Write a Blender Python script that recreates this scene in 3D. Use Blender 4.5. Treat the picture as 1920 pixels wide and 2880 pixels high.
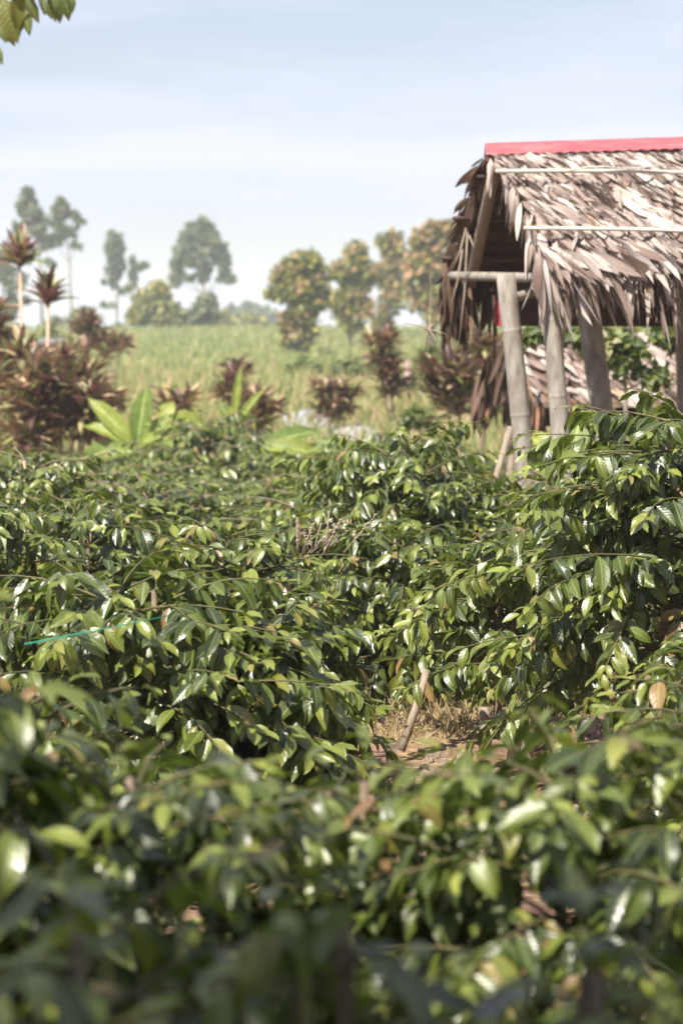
import bpy, math, random
import numpy as np
from mathutils import Matrix, Vector

for o in list(bpy.data.objects):
    bpy.data.objects.remove(o)
SC = bpy.context.scene
COL = SC.collection

# ------------------------------------------------------------------ camera
EYE = 1.70
PITCH = math.atan((1440 - 880) / 6400.0)
cam = bpy.data.cameras.new('camera')
cam.sensor_fit = 'HORIZONTAL'
cam.sensor_width = 24.0
cam.lens = 80.0
cam.clip_start = 0.05
cam.clip_end = 5000
cam.dof.use_dof = True
cam.dof.focus_distance = 8.3
cam.dof.aperture_fstop = 3.6
cam.dof.aperture_blades = 0
camo = bpy.data.objects.new('camera', cam)
camo.location = (0, 0, EYE)
camo.rotation_euler = (math.pi / 2 - PITCH, 0, 0)
COL.objects.link(camo)
SC.camera = camo

# ------------------------------------------------------------------ light
S = Vector((-0.34, -0.56, 0.80)).normalized()
EL = math.asin(S.z)
AZ = math.atan2(S.x, S.y)
world = bpy.data.worlds.new("World")
SC.world = world
world.use_nodes = True
nt = world.node_tree
nt.nodes.clear()
wo = nt.nodes.new('ShaderNodeOutputWorld')
bg = nt.nodes.new('ShaderNodeBackground')
bg.inputs['Strength'].default_value = 0.05
sky = nt.nodes.new('ShaderNodeTexSky')
sky.sky_type = 'NISHITA'
sky.sun_disc = False
sky.sun_elevation = EL
sky.sun_rotation = AZ
sky.air_density = 1.0
sky.dust_density = 1.2
sky.ozone_density = 1.0
# thin high cloud veil over the whole sky, in long horizontal streaks
tc = nt.nodes.new('ShaderNodeTexCoord')
mp = nt.nodes.new('ShaderNodeMapping')
mp.inputs['Scale'].default_value = (1.3, 1.3, 11.0)
mp.inputs['Rotation'].default_value = (0.05, 0.03, 0.0)
n1 = nt.nodes.new('ShaderNodeTexNoise')
n1.inputs['Scale'].default_value = 2.0
n1.inputs['Detail'].default_value = 5.0
n1.inputs['Roughness'].default_value = 0.55
rmp = nt.nodes.new('ShaderNodeMapRange')
rmp.inputs['From Min'].default_value = 0.40
rmp.inputs['From Max'].default_value = 0.60
rmp.inputs['To Min'].default_value = 0.42
rmp.inputs['To Max'].default_value = 1.0
mx = nt.nodes.new('ShaderNodeMix')
mx.data_type = 'RGBA'
mx.inputs['B'].default_value = (7.3, 7.7, 9.9, 1)
nt.links.new(tc.outputs['Generated'], mp.inputs['Vector'])
nt.links.new(mp.outputs['Vector'], n1.inputs['Vector'])
nt.links.new(n1.outputs['Fac'], rmp.inputs['Value'])
nt.links.new(rmp.outputs['Result'], mx.inputs['Factor'])
nt.links.new(sky.outputs['Color'], mx.inputs['A'])
nt.links.new(mx.outputs['Result'], bg.inputs['Color'])
nt.links.new(bg.outputs['Background'], wo.inputs['Surface'])

sun = bpy.data.lights.new('sun', 'SUN')
sun.energy = 5.0
sun.angle = math.radians(0.53)
sun.color = (1.0, 0.93, 0.82)
suno = bpy.data.objects.new('sun', sun)
suno.rotation_euler = S.to_track_quat('Z', 'Y').to_euler()
COL.objects.link(suno)

SC.view_settings.view_transform = 'Standard'
SC.view_settings.look = 'None'
SC.view_settings.exposure = 1.15
SC.view_settings.gamma = 1.0
SC.view_settings.use_curve_mapping = False
cy = SC.cycles
cy.use_denoising = True
cy.max_bounces = 7
cy.diffuse_bounces = 3
cy.glossy_bounces = 3
cy.transmission_bounces = 4
cy.transparent_max_bounces = 8
cy.volume_bounces = 1
cy.sample_clamp_indirect = 6.0


# ------------------------------------------------------------------ helpers
def at(px, py, Y):
    """photo pixel (1920 x 2880) -> world point at distance Y in front"""
    a = (px - 960) / 6400.0
    b = (1440 - py) / 6400.0
    cp, sp = math.cos(PITCH), math.sin(PITCH)
    dy = cp + b * sp
    dz = -sp + b * cp
    k = Y / dy
    return Vector((a * k, Y, EYE + dz * k))


GY = [-60, 0, 9, 13.4, 20, 28, 36, 95, 150, 300, 700, 2000]
GZ = [0.3, 0.0, 0.0, -0.25, -0.75, -0.35, 0.0, -0.1, 0.72, -7.0, -9.0, -9.0]


def gz(y):
    return float(np.interp(y, GY, GZ))


def tag(o, label=None, cat=None, group=None, kind=None):
    if label: o['label'] = label
    if cat: o['category'] = cat
    if group: o['group'] = group
    if kind: o['kind'] = kind
    return o


def empty(name, loc, label=None, cat=None, group=None):
    o = bpy.data.objects.new(name, None)
    o.empty_display_size = 0.1
    o.location = loc
    COL.objects.link(o)
    return tag(o, label, cat, group)


def link(name, me, parent=None, kind=None, label=None):
    o = bpy.data.objects.new(name, me)
    if parent is not None:
        o.parent = parent
    COL.objects.link(o)
    if kind: o['kind'] = kind
    if label: o['label'] = label
    return o


class MB:
    """collects vertices / faces with per-vertex co = (across, along, age) and rnd"""
    def __init__(s):
        s.V = []; s.C = []; s.R = []; s.Q = []; s.T = []; s.MQ = []; s.MT = []; s.n = 0

    def add(s, V, Q=None, T=None, C=None, R=None, mi=0):
        V = np.asarray(V, dtype=np.float32).reshape(-1, 3)
        k = len(V)
        s.V.append(V)
        s.C.append(np.zeros((k, 3), np.float32) if C is None else np.asarray(C, np.float32).reshape(-1, 3))
        s.R.append(np.zeros(k, np.float32) if R is None else (np.full(k, R, np.float32) if np.isscalar(R) else np.asarray(R, np.float32)))
        if Q is not None and len(Q):
            Q = np.asarray(Q, np.int32).reshape(-1, 4)
            s.Q.append(Q + s.n); s.MQ.append(np.full(len(Q), mi, np.int32))
        if T is not None and len(T):
            T = np.asarray(T, np.int32).reshape(-1, 3)
            s.T.append(T + s.n); s.MT.append(np.full(len(T), mi, np.int32))
        s.n += k

    def mesh(s, name, mats, smooth=True):
        me = bpy.data.meshes.new(name)
        V = np.concatenate(s.V) if s.V else np.zeros((0, 3), np.float32)
        Q = np.concatenate(s.Q) if s.Q else np.zeros((0, 4), np.int32)
        T = np.concatenate(s.T) if s.T else np.zeros((0, 3), np.int32)
        mi = np.concatenate(s.MQ + s.MT) if (s.MQ or s.MT) else np.zeros(0, np.int32)
        me.vertices.add(len(V)); me.vertices.foreach_set('co', V.ravel())
        li = np.concatenate([Q.ravel(), T.ravel()])
        me.loops.add(len(li)); me.loops.foreach_set('vertex_index', li)
        st = np.concatenate([np.arange(len(Q)) * 4, len(Q) * 4 + np.arange(len(T)) * 3]).astype(np.int32)
        me.polygons.add(len(st)); me.polygons.foreach_set('loop_start', st)
        me.polygons.foreach_set('material_index', mi)
        me.polygons.foreach_set('use_smooth', np.full(len(st), smooth, bool))
        a = me.attributes.new('co', 'FLOAT_VECTOR', 'POINT')
        a.data.foreach_set('vector', np.concatenate(s.C).ravel())
        b = me.attributes.new('rnd', 'FLOAT', 'POINT')
        b.data.foreach_set('value', np.concatenate(s.R))
        for m in (mats if isinstance(mats, (list, tuple)) else [mats]):
            me.materials.append(m)
        me.update(calc_edges=True)
        return me

    def build(s, name, mats, parent=None, kind=None, label=None, smooth=True):
        return link(name, s.mesh(name, mats, smooth), parent, kind, label)


def blade_template(nr, nc, halfw, fold=0.2, bend=0.3, wav=0.0, freq=4.0, phase=0.0, twist=0.0, wide=0.42, drift=0.0, tip=1.0, seed=0):
    """leaf of length 1 along +y, upper side +z; nr inner rows of nc columns"""
    us = np.linspace(0, 1, nr + 2)[1:-1]
    vs = np.linspace(-1, 1, nc)
    V = [(0, 0, 0)]; C = [(0, 0, 0)]
    ang = 0
    # centre line bending down
    def centre(u):
        th = bend * u
        y = math.sin(bend * u) / bend if abs(bend) > 1e-3 else u
        z = -(1 - math.cos(bend * u)) / bend if abs(bend) > 1e-3 else 0
        return y, z, th
    for u in us:
        k = math.log(0.5) / math.log(wide)
        w = halfw * max(0.0, math.sin(math.pi * (u ** k))) ** 0.8
        if u > 0.8: w *= 1 - tip * 0.35 * (u - 0.8) / 0.2
        y, z, th = centre(u)
        tw = twist * u
        for v in vs:
            x = v * w
            h = fold * abs(v) * w + wav * math.sin(2 * math.pi * freq * u + phase + (1.3 if v > 0 else 0)) * v * v
            X = x * math.cos(tw) - h * math.sin(tw)
            H = x * math.sin(tw) + h * math.cos(tw)
            V.append((X + drift * u * u, y + H * math.sin(th), z + H * math.cos(th)))
            C.append((v, u, 0))
    y, z, th = centre(1.0)
    V.append((drift, y, z)); C.append((0, 1, 0))
    T = []; Q = []
    for j in range(nc - 1):
        T.append((0, 2 + j, 1 + j))
    for i in range(nr - 1):
        for j in range(nc - 1):
            a = 1 + i * nc + j
            Q.append((a, a + 1, a + nc + 1, a + nc))
    b = 1 + (nr - 1) * nc
    e = len(V) - 1
    for j in range(nc - 1):
        T.append((b + j, b + j + 1, e))
    return (np.array(V, np.float32), np.array(C, np.float32), np.array(Q, np.int32).reshape(-1, 4), np.array(T, np.int32))


def frames(D, N):
    """rotation matrices (n,3,3) with columns x,y,z ; y = D, z ~ N"""
    D = np.asarray(D, float); N = np.asarray(N, float)
    D = D / np.linalg.norm(D, axis=1, keepdims=True)
    X = np.cross(D, N); X /= (np.linalg.norm(X, axis=1, keepdims=True) + 1e-9)
    Z = np.cross(X, D)
    return np.stack([X, D, Z], axis=2)


def scatter(mb, temps, ti, P, R, sc, age, rnd, mi=0):
    """join many copies of the templates into one builder"""
    P = np.asarray(P, float); sc = np.asarray(sc, float)
    if sc.ndim == 1: sc = np.repeat(sc[:, None], 3, axis=1)
    for k, (V, C, Q, T) in enumerate(temps):
        m = np.where(ti == k)[0]
        if not len(m): continue
        W = V[None] * sc[m][:, None, :]
        W = np.einsum('nij,nkj->nki', R[m], W) + P[m][:, None, :]
        CC = np.repeat(C[None], len(m), axis=0).copy()
        CC[:, :, 2] = np.asarray(age)[m][:, None]
        off = (np.arange(len(m)) * len(V))[:, None, None]
        mb.add(W, (Q[None] + off).reshape(-1, 4) if len(Q) else None, (T[None] + off).reshape(-1, 3), CC,
               np.repeat(np.asarray(rnd)[m], len(V)), mi)


def tube(mb, pts, rad, n=6, mi=0, R=0.0, cap=True):
    pts = [Vector(p) for p in pts]
    if not isinstance(rad, (list, tuple, np.ndarray)): rad = [rad] * len(pts)
    V = []; C = []
    L = 0
    ref = None
    for i, p in enumerate(pts):
        t = (pts[min(i + 1, len(pts) - 1)] - pts[max(i - 1, 0)]).normalized()
        if ref is None: ref = t.orthogonal().normalized()
        ref = (ref - t * ref.dot(t)).normalized()
        b = t.cross(ref)
        if i: L += (p - pts[i - 1]).length
        for k in range(n):
            a = 2 * math.pi * k / n
            V.append(p + (ref * math.cos(a) + b * math.sin(a)) * rad[i])
            C.append((k / n, L, 0))
    Q = []
    for i in range(len(pts) - 1):
        for k in range(n):
            k2 = (k + 1) % n
            Q.append((i * n + k, i * n + k2, (i + 1) * n + k2, (i + 1) * n + k))
    T = []
    if cap:
        V.append(pts[0]); V.append(pts[-1]); C += [(0, 0, 0), (0, L, 0)]
        a, b = len(V) - 2, len(V) - 1
        e = (len(pts) - 1) * n
        for k in range(n):
            k2 = (k + 1) % n
            T.append((a, k2, k)); T.append((b, e + k, e + k2))
    mb.add([tuple(v) for v in V], Q, T, C, R, mi)


def box(mb, c, s, rot=None, mi=0, R=0.0):
    x, y, z = s[0] / 2, s[1] / 2, s[2] / 2
    V = np.array([(-x, -y, -z), (x, -y, -z), (x, y, -z), (-x, y, -z), (-x, -y, z), (x, -y, z), (x, y, z), (-x, y, z)])
    if rot is not None: V = V @ np.array(rot.to_3x3()).T
    V = V + np.array(c)
    Q = [(3, 2, 1, 0), (4, 5, 6, 7), (0, 1, 5, 4), (1, 2, 6, 5), (2, 3, 7, 6), (3, 0, 4, 7)]
    mb.add(V, Q, None, None, R, mi)


# ------------------------------------------------------------------ materials
def newmat(name):
    m = bpy.data.materials.new(name)
    m.use_nodes = True
    t = m.node_tree
    p = t.nodes['Principled BSDF']
    return m, t, p


def N(t, typ, **kw):
    n = t.nodes.new(typ)
    for k, v in kw.items():
        if k.startswith('i_'):
            n.inputs[k[2:].replace('_', ' ')].default_value = v
        else:
            setattr(n, k, v)
    return n


def math_node(t, op, a, b=None, c=None):
    n = t.nodes.new('ShaderNodeMath'); n.operation = op
    for i, v in enumerate((a, b, c)):
        if v is None: continue
        if isinstance(v, (int, float)): n.inputs[i].default_value = v
        else: t.links.new(v, n.inputs[i])
    return n.outputs[0]


def ramp(t, fac, stops, interp='LINEAR'):
    r = t.nodes.new('ShaderNodeValToRGB')
    r.color_ramp.interpolation = interp
    el = r.color_ramp.elements
    while len(el) > 1: el.remove(el[-1])
    el[0].position = stops[0][0]; el[0].color = (*stops[0][1], 1)
    for p, c in stops[1:]:
        e = el.new(p); e.color = (*c, 1)
    t.links.new(fac, r.inputs['Fac'])
    return r.outputs['Color']


def mixc(t, fac, a, b, mode='MIX'):
    n = t.nodes.new('ShaderNodeMix'); n.data_type = 'RGBA'; n.blend_type = mode
    for key, v in (('Factor', fac), ('A', a), ('B', b)):
        if isinstance(v, (int, float)): n.inputs[key].default_value = v
        elif isinstance(v, tuple): n.inputs[key].default_value = (*v, 1)
        else: t.links.new(v, n.inputs[key])
    return n.outputs['Result']


def rand_of(t):
    a = N(t, 'ShaderNodeAttribute', attribute_name='rnd')
    oi = N(t, 'ShaderNodeObjectInfo')
    s = math_node(t, 'ADD', a.outputs['Fac'], oi.outputs['Random'])
    return math_node(t, 'FRACT', s)


def leaf_material(name, stops, young, rough=0.3, transl=0.28, bump=0.5, veins=9.0, tl=(0.25, 0.38, 0.035), midrib=(0.25, 0.3, 0.1), spec=0.5):
    m, t, p = newmat(name)
    r = rand_of(t)
    co = N(t, 'ShaderNodeAttribute', attribute_name='co')
    sx = N(t, 'ShaderNodeSeparateXYZ'); t.links.new(co.outputs['Vector'], sx.inputs[0])
    col = ramp(t, r, stops)
    col = mixc(t, sx.outputs['Z'], col, young)
    ab = math_node(t, 'ABSOLUTE', sx.outputs['X'])
    # midrib
    mr = N(t, 'ShaderNodeMapRange'); mr.inputs['From Min'].default_value = 0.03; mr.inputs['From Max'].default_value = 0.10
    mr.inputs['To Min'].default_value = 0.75; mr.inputs['To Max'].default_value = 0.0
    t.links.new(ab, mr.inputs['Value'])
    col = mixc(t, mr.outputs['Result'], col, midrib)
    # tissue mottling
    nz = N(t, 'ShaderNodeTexNoise'); nz.inputs['Scale'].default_value = 14.0; nz.inputs['Detail'].default_value = 4.0
    geo = N(t, 'ShaderNodeNewGeometry')
    t.links.new(geo.outputs['Position'], nz.inputs['Vector'])
    mt = N(t, 'ShaderNodeMapRange'); mt.inputs['From Min'].default_value = 0.3; mt.inputs['From Max'].default_value = 0.7
    mt.inputs['To Min'].default_value = 0.75; mt.inputs['To Max'].default_value = 1.2
    t.links.new(nz.outputs['Fac'], mt.inputs['Value'])
    col = mixc(t, 1.0, col, mt.outputs['Result'], 'MULTIPLY')
    t.links.new(col, p.inputs['Base Color'])
    rm = N(t, 'ShaderNodeMapRange'); rm.inputs['From Min'].default_value = 0.35; rm.inputs['From Max'].default_value = 0.7
    rm.inputs['To Min'].default_value = rough * 0.85; rm.inputs['To Max'].default_value = min(1.0, rough * 1.5)
    t.links.new(nz.outputs['Fac'], rm.inputs['Value']); t.links.new(rm.outputs['Result'], p.inputs['Roughness'])
    p.inputs['Specular IOR Level'].default_value = spec
    # lateral veins quilting the blade
    v = math_node(t, 'MULTIPLY_ADD', ab, -0.16, sx.outputs['Y'])
    v = math_node(t, 'MULTIPLY', v, veins * 2 * math.pi)
    v = math_node(t, 'SINE', v)
    v = math_node(t, 'MULTIPLY', v, 0.5)
    hh = math_node(t, 'MULTIPLY_ADD', mr.outputs['Result'], -1.2, v)
    bp = N(t, 'ShaderNodeBump'); bp.inputs['Strength'].default_value = bump; bp.inputs['Distance'].default_value = 0.003
    t.links.new(hh, bp.inputs['Height'])
    t.links.new(bp.outputs['Normal'], p.inputs['Normal'])
    tr = N(t, 'ShaderNodeBsdfTranslucent')
    tcol = mixc(t, 0.5, col, tl)
    t.links.new(tcol, tr.inputs['Color'])
    ms = N(t, 'ShaderNodeMixShader'); ms.inputs[0].default_value = transl
    t.links.new(p.outputs[0], ms.inputs[1]); t.links.new(tr.outputs[0], ms.inputs[2])
    t.links.new(ms.outputs[0], t.nodes['Material Output'].inputs['Surface'])
    return m


def dry_material(name, stops, rough=0.65, streak=0.5, scale=60.0, transl=0.0, spec=0.3):
    m, t, p = newmat(name)
    r = rand_of(t)
    col = ramp(t, r, stops)
    co = N(t, 'ShaderNodeAttribute', attribute_name='co')
    mpn = N(t, 'ShaderNodeMapping'); mpn.inputs['Scale'].default_value = (6.0, 1.6, 1.0)
    t.links.new(co.outputs['Vector'], mpn.inputs['Vector'])
    add = N(t, 'ShaderNodeVectorMath', operation='ADD')
    t.links.new(mpn.outputs[0], add.inputs[0]); t.links.new(r, add.inputs[1])
    nz = N(t, 'ShaderNodeTexNoise'); nz.inputs['Scale'].default_value = 1.4; nz.inputs['Detail'].default_value = 5
    t.links.new(add.outputs[0], nz.inputs['Vector'])
    mt = N(t, 'ShaderNodeMapRange'); mt.inputs['From Min'].default_value = 0.3; mt.inputs['From Max'].default_value = 0.7
    mt.inputs['To Min'].default_value = 1.0 - streak; mt.inputs['To Max'].default_value = 1.0 + streak * 0.35
    t.links.new(nz.outputs['Fac'], mt.inputs['Value'])
    col = mixc(t, 1.0, col, mt.outputs['Result'], 'MULTIPLY')
    t.links.new(col, p.inputs['Base Color'])
    p.inputs['Roughness'].default_value = rough
    p.inputs['Specular IOR Level'].default_value = spec
    bp = N(t, 'ShaderNodeBump'); bp.inputs['Strength'].default_value = 0.5; bp.inputs['Distance'].default_value = 0.004
    t.links.new(nz.outputs['Fac'], bp.inputs['Height']); t.links.new(bp.outputs['Normal'], p.inputs['Normal'])
    if transl:
        tr = N(t, 'ShaderNodeBsdfTranslucent'); t.links.new(col, tr.inputs['Color'])
        ms = N(t, 'ShaderNodeMixShader'); ms.inputs[0].default_value = transl
        t.links.new(p.outputs[0], ms.inputs[1]); t.links.new(tr.outputs[0], ms.inputs[2])
        t.links.new(ms.outputs[0], t.nodes['Material Output'].inputs['Surface'])
    return m


def noise_material(name, stops, scale=8.0, detail=6.0, rough=0.8, stretch=(1, 1, 1), bump=0.4, dist=0.01, spec=0.3, coord='obj'):
    m, t, p = newmat(name)
    src = N(t, 'ShaderNodeTexCoord').outputs['Object'] if coord == 'obj' else N(t, 'ShaderNodeNewGeometry').outputs['Position']
    mpn = N(t, 'ShaderNodeMapping'); mpn.inputs['Scale'].default_value = stretch
    t.links.new(src, mpn.inputs['Vector'])
    nz = N(t, 'ShaderNodeTexNoise'); nz.inputs['Scale'].default_value = scale; nz.inputs['Detail'].default_value = detail
    nz.inputs['Roughness'].default_value = 0.6
    t.links.new(mpn.outputs[0], nz.inputs['Vector'])
    t.links.new(ramp(t, nz.outputs['Fac'], stops), p.inputs['Base Color'])
    p.inputs['Roughness'].default_value = rough
    p.inputs['Specular IOR Level'].default_value = spec
    if bump:
        bp = N(t, 'ShaderNodeBump'); bp.inputs['Strength'].default_value = bump; bp.inputs['Distance'].default_value = dist
        t.links.new(nz.outputs['Fac'], bp.inputs['Height']); t.links.new(bp.outputs['Normal'], p.inputs['Normal'])
    return m


M = {}
M['coffee'] = leaf_material('coffee_leaf', [(0.0, (0.018, 0.029, 0.007)), (0.35, (0.038, 0.058, 0.010)), (0.7, (0.078, 0.108, 0.016)), (0.88, (0.145, 0.175, 0.024)), (0.96, (0.19, 0.18, 0.035)), (0.98, (0.24, 0.14, 0.06)), (1.0, (0.22, 0.12, 0.06))],
                            (0.20, 0.23, 0.032), rough=0.34, transl=0.27, bump=0.11, veins=7.5, spec=0.8)
M['bark'] = noise_material('shrub_bark', [(0.3, (0.09, 0.065, 0.045)), (0.7, (0.26, 0.20, 0.15))], scale=30, stretch=(1, 1, 0.3), rough=0.8)
M['twig'] = noise_material('green_twig', [(0.3, (0.05, 0.055, 0.022)), (0.7, (0.13, 0.11, 0.05))], scale=20, rough=0.6)
M['cordyline'] = leaf_material('cordyline_leaf', [(0.0, (0.045, 0.03, 0.028)), (0.28, (0.07, 0.032, 0.032)), (0.40, (0.15, 0.055, 0.06)), (0.46, (0.05, 0.08, 0.025)), (0.75, (0.13, 0.19, 0.04)), (0.9, (0.36, 0.34, 0.14)), (1.0, (0.46, 0.22, 0.19))],
                               (0.52, 0.42, 0.24), rough=0.35, transl=0.25, bump=0.0, tl=(0.35, 0.12, 0.10), midrib=(0.3, 0.12, 0.10))
M['banana'] = leaf_material('banana_leaf', [(0.0, (0.09, 0.15, 0.025)), (0.5, (0.17, 0.23, 0.04)), (1.0, (0.28, 0.31, 0.05))],
                            (0.42, 0.5, 0.07), rough=0.4, transl=0.35, bump=0.5, veins=22, tl=(0.38, 0.45, 0.06), midrib=(0.45, 0.52, 0.15))
M['canopy'] = leaf_material('shade_tree_leaf', [(0.0, (0.05, 0.08, 0.02)), (0.5, (0.09, 0.12, 0.03)), (0.85, (0.16, 0.17, 0.04)), (1.0, (0.25, 0.13, 0.06))],
                            (0.2, 0.22, 0.05), rough=0.4, transl=0.35, bump=0.3, tl=(0.4, 0.4, 0.08))
M['euca'] = leaf_material('eucalyptus_leaf', [(0.0, (0.06, 0.085, 0.05)), (0.6, (0.11, 0.14, 0.07)), (1.0, (0.20, 0.21, 0.09))], (0.2, 0.2, 0.1), rough=0.5, transl=0.25, bump=0.0, midrib=(0.1, 0.13, 0.07))
M['treeleaf'] = leaf_material('broad_tree_leaf', [(0.0, (0.06, 0.08, 0.02)), (0.5, (0.17, 0.18, 0.04)), (0.85, (0.30, 0.29, 0.05)), (1.0, (0.42, 0.34, 0.06))], (0.52, 0.25, 0.16), rough=0.45, transl=0.25, bump=0.0, midrib=(0.1, 0.14, 0.03))
M['bushleaf'] = leaf_material('bush_leaf', [(0.0, (0.04, 0.075, 0.022)), (0.5, (0.10, 0.14, 0.038)), (1.0, (0.22, 0.25, 0.065))], (0.33, 0.30, 0.16), rough=0.5, transl=0.3, bump=0.0, midrib=(0.12, 0.16, 0.05))
M['grassblade'] = leaf_material('grass_blade', [(0.0, (0.07, 0.12, 0.028)), (0.5, (0.15, 0.195, 0.045)), (1.0, (0.28, 0.26, 0.085))], (0.42, 0.34, 0.20), rough=0.6, transl=0.35, bump=0.0, midrib=(0.2, 0.24, 0.08))
M['drygrass'] = dry_material('dry_grass', [(0, (0.22, 0.16, 0.07)), (0.5, (0.36, 0.27, 0.13)), (1, (0.45, 0.36, 0.2))], transl=0.2)
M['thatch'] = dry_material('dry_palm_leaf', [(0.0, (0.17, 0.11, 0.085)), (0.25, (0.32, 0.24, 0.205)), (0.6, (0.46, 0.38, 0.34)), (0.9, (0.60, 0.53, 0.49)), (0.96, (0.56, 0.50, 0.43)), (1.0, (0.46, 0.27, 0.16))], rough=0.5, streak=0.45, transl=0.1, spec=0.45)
M['thatch_dark'] = dry_material('shade_toned_palm_leaf', [(0.0, (0.07, 0.040, 0.028)), (0.5, (0.13, 0.08, 0.055)), (0.93, (0.20, 0.13, 0.09)), (1.0, (0.40, 0.20, 0.12))], rough=0.75, streak=0.5)  # brown leaf undersides, darkened further to put the roof's shade into the colour
M['bamboo'] = noise_material('weathered_bamboo', [(0.25, (0.12, 0.10, 0.08)), (0.45, (0.22, 0.195, 0.165)), (0.62, (0.30, 0.275, 0.24)), (0.8, (0.42, 0.39, 0.34))], scale=9, stretch=(2.5, 2.5, 0.8), rough=0.62, bump=0.25, dist=0.004)
M['pole'] = noise_material('split_bamboo', [(0.3, (0.34, 0.31, 0.27)), (0.7, (0.58, 0.54, 0.48))], scale=18, stretch=(0.4, 3, 3), rough=0.6, bump=0.3, dist=0.003)
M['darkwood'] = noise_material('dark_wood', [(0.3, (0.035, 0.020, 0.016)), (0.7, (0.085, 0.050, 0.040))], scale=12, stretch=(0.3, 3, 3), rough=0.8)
M['stake'] = noise_material('stake_wood', [(0.3, (0.16, 0.12, 0.09)), (0.7, (0.32, 0.26, 0.20))], scale=25, stretch=(3, 3, 0.4), rough=0.8)
M['redmetal'] = noise_material('red_painted_metal', [(0.3, (0.23, 0.05, 0.06)), (0.5, (0.31, 0.08, 0.09)), (0.7, (0.40, 0.14, 0.14))], scale=9, stretch=(0.4, 2, 2), rough=0.42, bump=0.05, spec=0.5)
M['redboard'] = noise_material('red_board', [(0.3, (0.22, 0.02, 0.035)), (0.7, (0.38, 0.04, 0.06))], scale=8, rough=0.6)
M['trunk'] = noise_material('tree_trunk', [(0.3, (0.13, 0.10, 0.08)), (0.7, (0.33, 0.28, 0.23))], scale=4, stretch=(1, 1, 0.4), rough=0.85)
M['palestem'] = noise_material('pale_stem', [(0.3, (0.42, 0.26, 0.18)), (0.7, (0.62, 0.44, 0.33))], scale=14, stretch=(1, 1, 2), rough=0.7)
M['sheet'] = noise_material('grey_sheeting', [(0.3, (0.22, 0.22, 0.225)), (0.7, (0.36, 0.36, 0.37))], scale=1.5, rough=0.5, bump=0.3, dist=0.05)
M['stone'] = noise_material('pale_stone', [(0.3, (0.24, 0.17, 0.14)), (0.7, (0.42, 0.33, 0.28))], scale=8, rough=0.8, bump=0.6, dist=0.02)
M['string'] = noise_material('green_string', [(0.3, (0.01, 0.24, 0.17)), (0.7, (0.02, 0.38, 0.27))], scale=60, rough=0.45, bump=0)
M['brickpink'] = noise_material('pink_wall', [(0.3, (0.48, 0.27, 0.20)), (0.7, (0.58, 0.36, 0.28))], scale=4, rough=0.8)
M['shedroof'] = noise_material('shed_roof', [(0.3, (0.13, 0.12, 0.12)), (0.7, (0.20, 0.19, 0.18))], scale=2, rough=0.6)


def ground_material():
    m, t, p = newmat('ground_soil_and_grass')
    g = N(t, 'ShaderNodeNewGeometry')
    sp = N(t, 'ShaderNodeSeparateXYZ'); t.links.new(g.outputs['Position'], sp.inputs[0])
    def noise(scale, detail=6, rough=0.6):
        n = N(t, 'ShaderNodeTexNoise'); n.inputs['Scale'].default_value = scale; n.inputs['Detail'].default_value = detail
        n.inputs['Roughness'].default_value = rough
        t.links.new(g.outputs['Position'], n.inputs['Vector']); return n.outputs['Fac']
    soil = ramp(t, noise(3.0, 8), [(0.3, (0.13, 0.070, 0.055)), (0.5, (0.24, 0.140, 0.108)), (0.75, (0.33, 0.215, 0.170))])
    straw = ramp(t, noise(28, 5), [(0.35, (0.17, 0.11, 0.06)), (0.6, (0.40, 0.29, 0.16))])
    litter = N(t, 'ShaderNodeMapRange'); litter.inputs['From Min'].default_value = 0.42; litter.inputs['From Max'].default_value = 0.56
    t.links.new(noise(1.7, 6), litter.inputs['Value'])
    soil = mixc(t, litter.outputs['Result'], soil, straw)
    grass = ramp(t, noise(0.09, 8, 0.7), [(0.38, (0.06, 0.10, 0.03)), (0.5, (0.14, 0.17, 0.055)), (0.62, (0.27, 0.24, 0.10))])
    fine = ramp(t, noise(1.6, 6, 0.7), [(0.3, (0.7, 0.72, 0.6)), (0.7, (1.2, 1.15, 1.1))])
    grass = mixc(t, 1.0, grass, fine, 'MULTIPLY')
    f = N(t, 'ShaderNodeMapRange'); f.inputs['From Min'].default_value = 38; f.inputs['From Max'].default_value = 50
    wob = math_node(t, 'MULTIPLY_ADD', noise(0.15, 3), 14.0, sp.outputs['Y'])
    wob = math_node(t, 'SUBTRACT', wob, 7.0)
    t.links.new(wob, f.inputs['Value'])
    col = mixc(t, f.outputs['Result'], soil, grass)
    t.links.new(col, p.inputs['Base Color'])
    p.inputs['Roughness'].default_value = 0.95
    p.inputs['Specular IOR Level'].default_value = 0.15
    bp = N(t, 'ShaderNodeBump'); bp.inputs['Strength'].default_value = 1.0; bp.inputs['Distance'].default_value = 0.06
    t.links.new(noise(14, 8), bp.inputs['Height']); t.links.new(bp.outputs['Normal'], p.inputs['Normal'])
    return m


M['ground'] = ground_material()

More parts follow.
